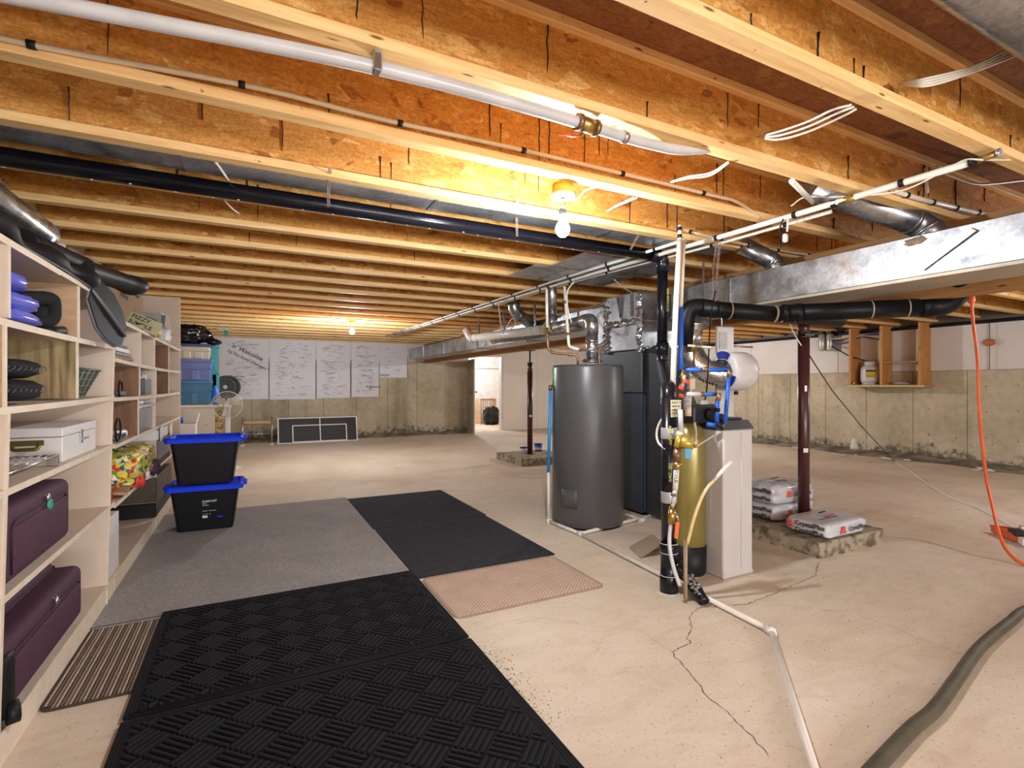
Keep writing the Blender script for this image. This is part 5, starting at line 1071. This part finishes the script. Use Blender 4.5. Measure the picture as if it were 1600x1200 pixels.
for k in range(5): MB().torus((-.37,10.17-.01*k,1.27), .045+.025*k, .013, 'Y', 26, 8).build('hose_turn', MATS['dark_hose'], hc)
MB().cyl((-.36,10.2,0),(-.36,10.2,1.2),.012,n=10).build('stand_rod', DARKM, hc); MB().cyl((-.36,10.2,0),(-.36,10.2,.02),.14,n=24).build('stand_base', DARKM, hc)
CREAM = M('cream_fan_plastic', (.68,.66,.61), .4)
fan = thing('pedestal_fan', 'cream pedestal fan with a round wire cage right of the cabinet', 'fan', (-.315,9.1,0)); fc = Vector((-.30,8.95,1.0))
MB().cyl((-.30,9.1,.03),(-.30,9.1,.55),.022,n=16).build('pole', CREAM, fan); MB().rbox(-.335,-.265,9.06,9.14,.5,.95,.015,2).build('upper_column', CREAM, fan); MB().lathe([(.0,.04),(.18,.03),(.2,.0),(.0,.0)], (-.30,9.1,0), 30).build('base', CREAM, fan)
MB().rbox(-.35,-.25,8.98,9.12,.94,1.06,.03,3,True).build('motor', CREAM, fan); MB().cyl(fc+Vector((0,-.06,0)), fc+Vector((0,-.045,0)), .035, n=20).build('hub_badge', CREAM, fan)
cg = MB()
for rr in (.205,): cg.torus(fc, rr, .006, 'Y', 40, 6)
for k in range(44):
    a = k*2*math.pi/44; d = Vector((math.cos(a),0,math.sin(a))); cg.tube([fc+d*.03+Vector((0,-.06,0)), fc+d*.13+Vector((0,-.055,0)), fc+d*.205], .0012, 4)
cg.build('wire_cage', CREAM, fan)
for k in range(3):
    a = k*2*math.pi/3+.5; u = Vector((math.cos(a),0,math.sin(a))); w = Vector((-u.z,0,u.x))
    MB().slab([fc+u*.03-w*.03, fc+u*.17-w*.075, fc+u*.185+w*.05+Vector((0,.03,0)), fc+u*.03+w*.03+Vector((0,.02,0))], .004).build('blade', M('pale_blade', (.55,.54,.52), .35), fan)
wb_ = thing('white_carton', 'tall white carton with a small blue cup on it beyond the shelving', 'carton', (-.72,8.0,0)); MB().rbox(-.86,-.63,7.9,8.15,0,.80,.004,1).build('carton', WHITE, wb_)
MB().slab([(-.63,7.9,.80),(-.63,8.15,.80),(-.60,8.15,.93),(-.60,7.9,.93)], .006).build('open_flap', WHITE, wb_)
one('blue_cup', MB().lathe([(.0,.805),(.025,.805),(.032,.88),(.0,.88)], (-.80,7.98,0), 16), BLUEP, 'small blue cup standing on the white carton', 'cup')
# sawhorse-like stand
sh = thing('folding_stand', 'low stand with a wooden top and thin metal legs against the back wall', 'stand', (.15,12.5,0))
MB().rbox(-.10,.42,12.38,12.44,.47,.53,.004,1).build('wooden_rail', PLYW, sh); MB().rbox(-.10,.42,12.56,12.62,.43,.49,.004,1).build('wooden_rail', PLYW, sh)
for x in (-.13,.44):
    for yy in (12.38,12.62): MB().cyl((x,yy,0),(x,yy,.60),.014,n=10).build('leg', STEEL, sh)
    MB().cyl((x,12.38,.12),(x,12.62,.12),.008,n=8).build('stretcher', STEEL, sh); MB().rbox(x-.035,x+.035,12.34,12.42,0,.03,.006,1).build('foot', WHITE, sh)
MB().cyl((-.13,12.4,.25),(.44,12.4,.25),.008,n=8).build('cross_bar', STEEL, sh)
# whiteboards
WB_ = M('whiteboard_sheet', (.74,.73,.76), .45, c2=(.69,.68,.71), scale=1.2)
YW = YB-.032
def wx(px): return P(px, 600, Y=YW).x
def wz(px, py): return P(px, py, Y=YW).z
inkm = [M('faded_black_ink', (.14,.14,.16), .7), M('faded_red_ink', (.46,.22,.25), .7), M('faded_purple_ink', (.32,.28,.38), .7)]
boards = [(342,419.5,624,'leftmost large whiteboard sheet with the black welcome lettering'),(421,493,624,'second whiteboard sheet from the left, faint pink writing at its top'),(495,547,622,'third whiteboard sheet from the left, narrower, with faint lists'),(549.5,592,620,'fourth whiteboard sheet from the left, covered in grey scribbles'),(593,636,590,'short whiteboard sheet at the right end, cut higher than the rest')]
for i, (a, b, yb, lb) in enumerate(boards):
    x0, x1, z0, z1 = wx(a), wx(b), wz((a+b)/2, yb), 2.385
    t = thing('whiteboard_sheet', lb, 'whiteboard', ((x0+x1)/2, YW, z0), 'whiteboard sheets on the back wall')
    MB().rbox(x0, x1, YW-.006, YW, z0, z1, .001, 1).build('sheet', WB_, t)
    MB().box(x1, x1+.012, YW-.004, YW+.001, z0, z0+(z1-z0)*.62).build('dark_edge', DARKM, t)
    r = random.Random(i+50); hw = [MB(), MB(), MB()]
    for k in range((110,90,80,105,18)[i]):
        cx, cz = r.uniform(x0+.08, x1-.22), r.uniform(z0+.08, z1-.08); ang = r.choice((0,0,.15,-.3,.5)); L = r.uniform(.05,.2); m_ = r.choice((0,0,1,2,2)); pts = []
        nn = int(L/.012)
        for j in range(nn):
            s_ = j*.012; hgt = .011*math.sin(j*1.9+k)+.008*r.uniform(-1,1)
            pts.append(Vector((min(cx+s_*math.cos(ang)-hgt*math.sin(ang), x1-.01), YW-.0075, cz+s_*math.sin(ang)+hgt*math.cos(ang))))
        if len(pts) > 2: hw[m_].tube(pts, r.choice((.0022,.003,.0042)), 3)
    for j in range(3):
        if hw[j].v: hw[j].build('handwriting', inkm[j], t, 'stuff')
    if i == 0:
        a_ = math.radians(-27); u = (math.cos(a_),0,math.sin(a_)); v = (-math.sin(a_),0,math.cos(a_))
        text("'n' Welcome", .14, (wx(360), YW-.0075, wz(360,541)), u, v, INK, t, shear=.2)
        text('To The Sunny Okanagan ^', .09, (wx(354), YW-.0075, wz(354,549)), u, v, INK, t, shear=.2)
        text('Thank you\nagain for\n    Tea', .07, (wx(359), YW-.0075, wz(359,590)), (1,0,.03), (0,0,1), INK, t)
    if i == 3: text('Kelowna', .10, (wx(572), YW-.0075, wz(572,606)), (1,0,0), (0,0,1), inkm[0], t)
    if i == 4: text('WOW', .08, (wx(594), YW-.0075, wz(594,588)), (1,0,0), (0,0,1), INK, t)
# framed panel
fp2 = thing('framed_black_panel', 'long black panel with white frame and white inner rectangle leaning near the back wall', 'panel', (1.4,12.45,0))
PT = lambda x, z: Vector((x, 12.45+.18*z/.6, z))
def fbar(a, b, w, name, off=.0):
    a, b = PT(*a), PT(*b); d = (b-a).normalized(); up = d.cross(Vector((0,-.957,-.287))).normalized()*w/2; o = Vector((0,-.012-off,0))
    MB().slab([a-up+o, b-up+o, b+up+o, a+up+o], -.008).build(name, WHITE, fp2)
xa, xb = .56, 2.28
MB().slab([PT(xa,0), PT(xb,0), PT(xb,.56), PT(xa,.56)], .01).build('black_sheet', M('blackboard_black', (.015,.015,.017), .6), fp2)
for a, b in (((xa,0.01),(xb,0.01)),((xa,.555),(xb,.555)),((xa+.01,0),(xa+.01,.56)),((xb-.01,0),(xb-.01,.56))): fbar(a, b, .025, 'frame_bar')
fbar(((xa+xb)/2+.03,0),((xa+xb)/2+.03,.56), .02, 'centre_line', .002)
for a, b in (((.87,.03),(.87,.39)),((.87,.39),(2.03,.39)),((2.03,.39),(2.03,.03)),((.87,.03),(2.03,.03))): fbar(a, b, .022, 'inner_line', .002)
MB().rbox(1.35,1.39,12.66,12.70,0,.5,.003,1).build('rear_prop', PLYW, fp2)
# beyond the door
rk = thing('slatted_crate', 'orange wooden slatted crate in the bright room beyond the doorway', 'crate', P(762,655,Y=15.2)); c = P(763,650,Y=15.7); cx, cy = c.x, 15.7
for k in range(7): MB().rbox(cx-.28+.08*k, cx-.245+.08*k, cy+.0, cy+.02, .05, .84, .002, 1).build('slat', PLYW, rk)
for z in (.05,.80): MB().rbox(cx-.3, cx+.27, cy-.02, cy, z, z+.05, .003, 1).build('rail', BEAMW, rk)
for x in (cx-.3, cx+.25): MB().rbox(x, x+.03, cy-.03, cy+.4, 0, .85, .003, 1).build('side_post', PLYW, rk)
one('garbage_bag', MB().sell((cx-.02,cy-.3,.29), (.27,.22,.29), .8, .8, nz=.3, seed=31, n=40, m=20, freq=8), GBAG, 'black garbage bag slumped against the crate beyond the doorway', 'garbage bag')
ot = thing('ceiling_tag', 'green tag hanging under a small white plate on the far joists', 'tag', P(350,512,Y=11.5)); c = P(350,513,Y=11.5); c.z = 2.39
MB().rbox(c.x-.11,c.x+.11,c.y-.08,c.y+.08,2.375,2.40,.004,1).build('plate', PVCG, ot); MB().slab([c+Vector((0,-.05,-.015)), c+Vector((.07,-.05,-.015)), c+Vector((.07,-.05,-.13)), c+Vector((0,-.05,-.13))], .004).build('green_tag', M('green_tag', (.0,.28,.12), .5), ot)
# ================================================================ RIGHT WALL
ww = thing('hanging_shelf', 'open orange wooden shelf box hung from the joists on the right wall', 'shelf', (10.5,5.3,1.3))
XF = 10.335; OR = wood('orange_pine', (.62,.30,.09), (.46,.20,.05), (14,14,1.2))
for (yy, w) in ((5.86,.04),(5.31,.05),(4.70,.04)): MB().rbox(XF, XR-.03, yy-w/2, yy+w/2, 1.31, 2.395, .003, 1).build('upright', OR, ww)
MB().rbox(XF, XR-.03, 4.62, 5.93, 1.275, 1.31, .003, 1).build('bottom_board', OR, ww); MB().rbox(XF-.012, XF, 4.62, 5.93, 1.27, 1.305, .002, 1).build('front_lip', M('yellow_edge', (.62,.50,.22), .6), ww)
MB().rbox(XF+.03, XR-.03, 4.72, 5.285, 1.71, 1.725, .002, 1).build('inner_shelf', PLYW, ww)
pt = thing('propane_tank', 'white propane cylinder with a yellow label on the hanging shelf', 'gas cylinder', (10.48,5.58,1.31)); TC = (10.50,5.585,1.31)
PW = M('white_tank_enamel', (.60,.58,.56), .4)
MB().lathe([(.0,.02),(.10,.02),(.145,.06),(.15,.1),(.15,.27),(.14,.32),(.09,.365),(.03,.38),(.0,.38)], TC, 32).build('cylinder', PW, pt); MB().lathe([(.11,0),(.12,0),(.12,.03),(.11,.03)], TC, 28).build('foot_ring', PW, pt)
MB().lathe([(.085,.36),(.09,.36),(.09,.44),(.085,.44)], TC, 28).build('collar', PW, pt); MB().cyl((TC[0],TC[1],1.68),(TC[0],TC[1],1.75),.02,n=12).build('valve', BRASS, pt)
panel_on(TC[0], TC[1], .15, math.pi*1.02, math.pi*1.35, 1.31+.14, 1.31+.28, .002).build('label', M('yellow_label', (.60,.42,.03), .6), pt); panel_on(TC[0], TC[1], .152, math.pi*1.02, math.pi*1.35, 1.31+.25, 1.31+.275, .002).build('label_header', DARKM, pt)
one('rag', MB().sell((10.48,5.05,1.335), (.10,.12,.025), nz=.4, seed=2), M('pink_rag', (.50,.42,.44), .9), 'crumpled pale rag on the bottom board of the hanging shelf', 'rag')
one('small_jar', MB().lathe([(.0,0),(.02,0),(.02,.05),(.0,.05)], (10.36,5.80,1.31), 14), STEEL, 'tiny jar at the left end of the hanging shelf', 'jar')
wf_ = thing('water_filter_pair', 'two silver filter canisters hung high on the right wall', 'filter', P(1290,535,X=10.5))
for k, px in enumerate((1284.5,1297)):
    c = P(px,534,X=10.55); MB().lathe([(.0,-.19),(.05,-.19),(.062,-.17),(.066,.14),(.05,.16),(.0,.16)], c, 24).build('canister', M('silver_canister', (.55,.53,.47), .35, .6), wf_); MB().rbox(c.x-.06,c.x+.08,c.y-.06,c.y+.06,c.z+.16,c.z+.22,.01,2).build('head', DARKM, wf_)
for k in range(3):
    r = random.Random(k+9); y0 = 6.3+r.uniform(-.3,.6); cable('blue and black tube tangle at the wall filters, strand '+('nearest the canisters','above the canisters','left of the canisters','right of the canisters','highest up')[k], [(10.6,y0,2.2+.1*r.random()),(10.5,y0-.3,2.1+.15*r.random()),(10.55,y0-.7,2.25),(10.6,y0-1.1,2.1+.2*r.random())], .01, (MATS['deep_blue'], DARKM, NMC)[k%3], 'tubes by the wall filters', 'tube')
one('hose_to_tank', MB().tube(cr([P(1300,541,X=10.5),P(1325,555,X=10.45),P(1350,563,X=10.4),(TC[0],TC[1],1.75)]), .012, 8), DARKM, 'thin black hose sagging from the wall filters to the propane cylinder', 'hose')
pipe('black_wall_pipe', 'long black pipe along the top of the right wall', [(XR-.06,YF+.1,2.335),(XR-.06,YB-.1,2.335)], .03, DARKM)
bd_ = thing('hanging_ball', 'orange ball on a string hanging from the right wall pipe', 'ball', P(1546,535,X=10.6)); c = P(1546,535,X=10.62); MB().sell(c, (.04,.075,.06), n=24).build('ball', M('dull_orange', (.55,.16,.05), .6), bd_); MB().cyl((c.x,c.y,2.31),(c.x,c.y,1.56),.005,n=6).build('string', DARKM, bd_)
one('wall_cleanout', MB().lathe([(.0,0),(.07,0),(.07,.06),(.055,.07),(.05,.14),(.03,.2),(.0,.21)], P(1335,702,X=10.2)*1.0, 20), PVC, 'white conical capped pipe stub on the floor by the right wall', 'pipe cap')
# cables and orange cord
bc = P(1254,540,D=4.38); fe = F(1398,722,.006)
one('thin_black_cord', MB().tube([P(1256,541,D=4.52), P(1275,572,D=4.8), P(1300,610,D=5.6), P(1345,665,D=7.6), fe], .006, 6), DARKM, 'thin cord stretched from the maroon post down to the floor', 'cord')
one('thin_white_cord', MB().tube(cr([fe, F(1420,735,.006), F(1445,753,.006), F(1480,775,.006), F(1530,795,.006), F(1600,832,.006), F(1660,850,.006)]), .010, 6), WHITE, 'thin white cord lying across the floor on the right', 'cord')
one('twisted_wire', MB().tube(cr([P(1234,505,D=4.3), P(1240,520,D=4.35), P(1252,540,D=4.36)]), .006, 6), NMC, 'short twisted wire hanging from the black vent pipe onto the post clamp', 'wire')
oc = thing('orange_extension_cord', 'orange extension cord hanging from the joists and curling onto the floor at the right edge', 'cord', F(1600,880))
MB().tube(cr([P(1518,466,D=4.6),P(1520,500,D=4.6),P(1527,560,D=4.55),P(1530,640,D=4.5),P(1540,740,D=4.35),P(1548,780,D=4.2),P(1560,830,D=3.95),P(1575,862,D=3.82),F(1605,883,.01),F(1680,890,.01)], 8), .0125, 10).build('cord', ORANGE, oc)
MB().sell(P(1518,468,D=4.6), (.025,.025,.04), .7, .8).build('socket_end', ORANGE, oc)
og = thing('orange_tool_case', 'flat orange plastic tray with black and white fittings on the floor at right', 'tray', F(1580,842))
a = F(1548,832); b = F(1586,848); u = (b-a).normalized(); v = Vector((-u.y,u.x,0))
MB().slab([a+Vector((0,0,.01)), b+u*.02+Vector((0,0,.01)), b+u*.25+v*.25+Vector((0,0,.01)), a+v*.24+u*.1+Vector((0,0,.01))], .045).build('tray', ORANGE, og)
MB().tube([a+Vector((0,0,.06)), b+u*.02+Vector((0,0,.06)), b+u*.25+v*.25+Vector((0,0,.06)), a+v*.24+u*.1+Vector((0,0,.06)), a+Vector((0,0,.06))], .010, 8).build('rim', ORANGE, og)
MB().obox(F(1592,832,.08), (.16,.10,.03), (0,0,.6), .008).build('black_fitting', DARKM, og); MB().obox(F(1600,846,.04), (.10,.05,.05), (0,0,.6), .01).build('white_end', WHITE, og)
MB().obox(F(1600,826,.09), (.05,.06,.04), (0,0,.6), .006).build('silver_piece', STEEL, og)
gh = one('garden_hose', MB().tube(cr([F(1330,1240,.02),F(1420,1142,.02),F(1460,1108,.02),F(1495,1060,.02),F(1525,1018,.02),F(1552,992,.02),F(1580,970,.02),F(1603,953,.02),F(1680,925,.02)]), .026, 16, .8), M('olive_hose', (.065,.055,.032), .6, c2=(.095,.08,.05), scale=12), 'thick olive brown hose snaking across the floor at lower right', 'hose')
# ================================================================ SALT BAGS
BAGW = M('white_woven_bag', (.66,.66,.68), .32, c2=(.58,.60,.66), scale=3, bmp=.35, bs=14); BAGT = M('clear_bag_top', (.30,.29,.30), .2, c2=(.62,.60,.60), scale=8, bmp=.8, bs=12)
def saltbag(label, c, w, d, h, rot, clear=False, seed=0, txt=True):
    t = thing('salt_bag', label, 'salt bag', c, 'bags of water softener salt'); c = Vector(c)
    R = Matrix.Rotation(rot,3,'Z')
    MB().sell(c+Vector((0,0,h/2)), (w/2,d/2,h/2), .42, .28, rot, .07, seed, 48, 20, 7).build('bag', BAGT if clear else BAGW, t)
    MB().obox(c+R@Vector((w/2+.005,0,h*.45)), (.05,d*.8,.012), (0,.25,rot), .004).build('end_seam', BAGW, t)
    u, v = R@Vector((1,0,0)), R@Vector((0,1,0)); yo = -d/2-.004
    if clear: MB().sell(c+Vector((0,0,h*.28)), (w/2+.004,d/2+.004,h*.28), .3, .22, rot, .04, seed, 40, 12).build('printed_lower_wrap', BAGW, t)
    if txt:
        text('CrystalPlus', .05, c+R@Vector((-.02, yo-.004, h*.35)), u, (0,0,1), INK, t)
        text('CrystalPlus', .052, c+R@Vector((-w/2-.006, d*.22, h*.56)), -v, (0,0,1), INK, t)
        text('CrystalPlus', .050, c+R@Vector((-w/2-.006, d*.22, h*.16)), -v, (0,0,1), INK, t)
        RL = M('red_leaf_print', (.72,.12,.08), .5)
        for (p, uu) in ((R@Vector((-.10,yo,h*.45)), u), (R@Vector((-w/2-.004,d*.33,h*.55)), -v)):
            for (du, dz_) in ((0,0),(-.022,-.008),(.022,-.008),(-.012,.018),(.012,.018)): q = c+p+uu*du+Vector((0,0,dz_)); MB().sell(q, (.013,.013,.015), n=8, m=6).build('leaf_mark', RL, t)
        text('water softener crystals', .028, c+R@Vector((-.20,-.07,h+.002)), u, v, M('blue_print', (.05,.10,.35), .5), t); text('sifto', .06, c+R@Vector((-.05,.05,h+.002)), u, v, INK, t) if False else None
        for k in range(2): MB().obox(c+R@Vector((.02+.05*k,-.02+.09*k,h+.001)), (.16-.05*k,.018,.002), (0,0,rot+.1)).build('printed_bar', (RL, INK)[k], t)
    return t
saltbag('white salt bag lying flat in front of the maroon post', (4.19,2.565,PH), .56, .37, .125, .04, False, 1)
saltbag('lower of the two salt bags stacked behind the post', (4.30,3.08,PH), .58, .38, .15, .03, False, 2)
saltbag('clear-topped salt bag, upper of the two stacked behind the post', (4.30,3.08,PH+.15), .56, .37, .17, .0, True, 3)
# ================================================================ MATS
def carpetmat():
    m, nt, b = newmat('grey_carpet'); b.inputs['Roughness'].default_value = .95
    co = coords(nt); col = ramp(nt, noise(nt, co, 80, 5, .8), [(.3, (.18,.165,.16)), (.6, (.40,.38,.37))]); col = mixc(nt, 1.0, col, ramp(nt, noise(nt, co, 2.5, 3), [(.3,(.86,.86,.86)),(.7,(1.05,1.05,1.05))]), 'MULTIPLY')
    nt.links.new(col, b.inputs['Base Color']); bump(nt, b, noise(nt, co, 260, 2), .5, .004); return m
def mat_slab(name, label, x0, x1, y0, y1, z0, z1, m, cat='mat', rr=.02):
    t = thing(name, label, cat, ((x0+x1)/2,(y0+y1)/2,z0)); pts = []
    for (cx, cy, a0) in ((x0+rr,y0+rr,math.pi),(x1-rr,y0+rr,1.5*math.pi),(x1-rr,y1-rr,0),(x0+rr,y1-rr,.5*math.pi)):
        for k in range(6): a = a0+k*math.pi/10; pts.append((cx+rr*math.cos(a), cy+rr*math.sin(a)))
    MB().prism(pts, z0, z1).build('backing', m, t); return t
cpt = mat_slab('grey_carpet', 'large plain grey carpet piece beside the shelving', -.75,.985,3.43,6.12,.0045,.0115, carpetmat(), 'carpet', .008)
MB().tube([(-.75,3.435,.008),(.98,3.485,.008)], .006, 6).build('bound_edge', M('carpet_binding', (.08,.07,.06), .9), cpt)
rug = mat_slab('striped_rug', 'striped brown and cream woven rug corner by the bottom shelf', -.745,-.36,2.66,3.62,.0005,.0045, M('rug_dark', (.05,.035,.025), .95), 'rug', .05)
YARN = [M('yarn_cream', (.46,.38,.28), .95), M('yarn_brown', (.17,.11,.08), .95), M('yarn_taupe', (.30,.23,.18), .95)]
for j in range(3):
    mb = MB()
    for k in range(26):
        x = -.733+.0142*k
        if k % 3 != j: continue
        y = 2.675+(0 if 1 < k < 25 else .03)
        while y < 3.42:
            mb.sell((x, y, .0052), (.0062,.0078,.0035), n=6, m=4); y += .0145
    mb.build('yarn_rows', YARN[j], rug, 'stuff')
MB().tube(elbowpath([(-.745,3.4,.004),(-.745,2.66,.004),(-.37,2.66,.004)], .05), .006, 6).build('bound_edge', MATS['rug_dark'], rug)
RMAT = M('black_rubber_mat', (.005,.005,.008), .8, c2=(.008,.008,.011), scale=10, bmp=.3, bs=200, spec=.3)
def weave(label, x0, x1, y0, y1, z, cell=.125, nr=5, border=.045, ridge_h=.009):
    t = mat_slab('scraper_mat', label, x0, x1, y0, y1, z, z+.006, RMAT, 'mat', .012); mb = MB(); n_ = int((x1-x0+y1-y0)/cell)+3; cx, cy = (x0+x1)/2, (y0+y1)/2; c45 = math.sqrt(.5)
    xa, xb, ya, yb = x0+border, x1-border, y0+border, y1-border; zz = z+.006
    def clip(p, q):          # Liang-Barsky
        t0, t1 = 0.0, 1.0; d = q-p
        for pp, qq in ((-d.x, p.x-xa),(d.x, xb-p.x),(-d.y, p.y-ya),(d.y, yb-p.y)):
            if abs(pp) < 1e-9:
                if qq < 0: return None
            else:
                r_ = qq/pp
                if pp < 0: t0 = max(t0, r_)
                else: t1 = min(t1, r_)
        return (p+d*t0, p+d*t1) if t1-t0 > .12 else None
    for i in range(-n_, n_):
        for j in range(-n_, n_):
            for k in range(nr):
                off = (k+.5)/nr*cell
                if (i+j) % 2: a, b = Vector((i*cell+.004, j*cell+off)), Vector(((i+1)*cell-.004, j*cell+off))
                else: a, b = Vector((i*cell+off, j*cell+.004)), Vector((i*cell+off, (j+1)*cell-.004))
                A_ = Vector((cx+(a.x-a.y)*c45, cy+(a.x+a.y)*c45)); B_ = Vector((cx+(b.x-b.y)*c45, cy+(b.x+b.y)*c45)); s_ = clip(A_, B_)
                if not s_: continue
                p, q = s_; d = (q-p); 
                if d.length < .008: continue
                d.normalize(); w = Vector((-d.y,d.x))*cell/nr*.34
                mb.add([(p-w).to_3d()+Vector((0,0,zz)), (p+w).to_3d()+Vector((0,0,zz)), (q+w).to_3d()+Vector((0,0,zz)), (q-w).to_3d()+Vector((0,0,zz)),
                        (p-w*.5+d*.002).to_3d()+Vector((0,0,zz+ridge_h)), (p+w*.5+d*.002).to_3d()+Vector((0,0,zz+ridge_h)), (q+w*.5-d*.002).to_3d()+Vector((0,0,zz+ridge_h)), (q-w*.5-d*.002).to_3d()+Vector((0,0,zz+ridge_h))],
                       [(0,1,5,4),(1,2,6,5),(2,3,7,6),(3,0,4,7),(4,5,6,7)])
    mb.build('raised_ribs', RMAT, t, 'stuff')
    for k in (.010,.022,.034):
        b_ = MB().tube([(x0+k,y0+k,zz),(x1-k,y0+k,zz),(x1-k,y1-k,zz),(x0+k,y1-k,zz),(x0+k,y0+k,zz)], .0035, 5); b_.build('border_rib', RMAT, t)
weave('black ribbed basket-weave mat in the foreground, the farther of the two', -.435,1.0,2.43,3.485,.0125)
weave('black ribbed basket-weave mat in the foreground, the nearer of the two', -.435,1.0,1.36,2.415,.0125)
def dimple(label, x0, x1, y0, y1, m, cell, z=.0, h=.006, border=.02, rr=.02, name='dimpled_mat', m2=None):
    t = mat_slab(name, label, x0, x1, y0, y1, z, z+.006, m, 'mat', rr); mb = MB(); ny = int((y1-y0-2*border)/(cell*.5)); r = random.Random(1)
    for j in range(ny):
        y = y0+border+cell*.5*(j+.5); nx = int((x1-x0-2*border)/cell)
        for k in range(nx):
            x = x0+border+cell*(k+.5+(.5 if j % 2 else 0)-.25)
            hh = h*r.uniform(.7,1.2); a = cell*.36
            mb.add([(x-a,y,z+.006),(x,y-a*.8,z+.006),(x+a,y,z+.006),(x,y+a*.8,z+.006),(x,y,z+.006+hh)], [(0,1,4),(1,2,4),(2,3,4),(3,0,4)], True)
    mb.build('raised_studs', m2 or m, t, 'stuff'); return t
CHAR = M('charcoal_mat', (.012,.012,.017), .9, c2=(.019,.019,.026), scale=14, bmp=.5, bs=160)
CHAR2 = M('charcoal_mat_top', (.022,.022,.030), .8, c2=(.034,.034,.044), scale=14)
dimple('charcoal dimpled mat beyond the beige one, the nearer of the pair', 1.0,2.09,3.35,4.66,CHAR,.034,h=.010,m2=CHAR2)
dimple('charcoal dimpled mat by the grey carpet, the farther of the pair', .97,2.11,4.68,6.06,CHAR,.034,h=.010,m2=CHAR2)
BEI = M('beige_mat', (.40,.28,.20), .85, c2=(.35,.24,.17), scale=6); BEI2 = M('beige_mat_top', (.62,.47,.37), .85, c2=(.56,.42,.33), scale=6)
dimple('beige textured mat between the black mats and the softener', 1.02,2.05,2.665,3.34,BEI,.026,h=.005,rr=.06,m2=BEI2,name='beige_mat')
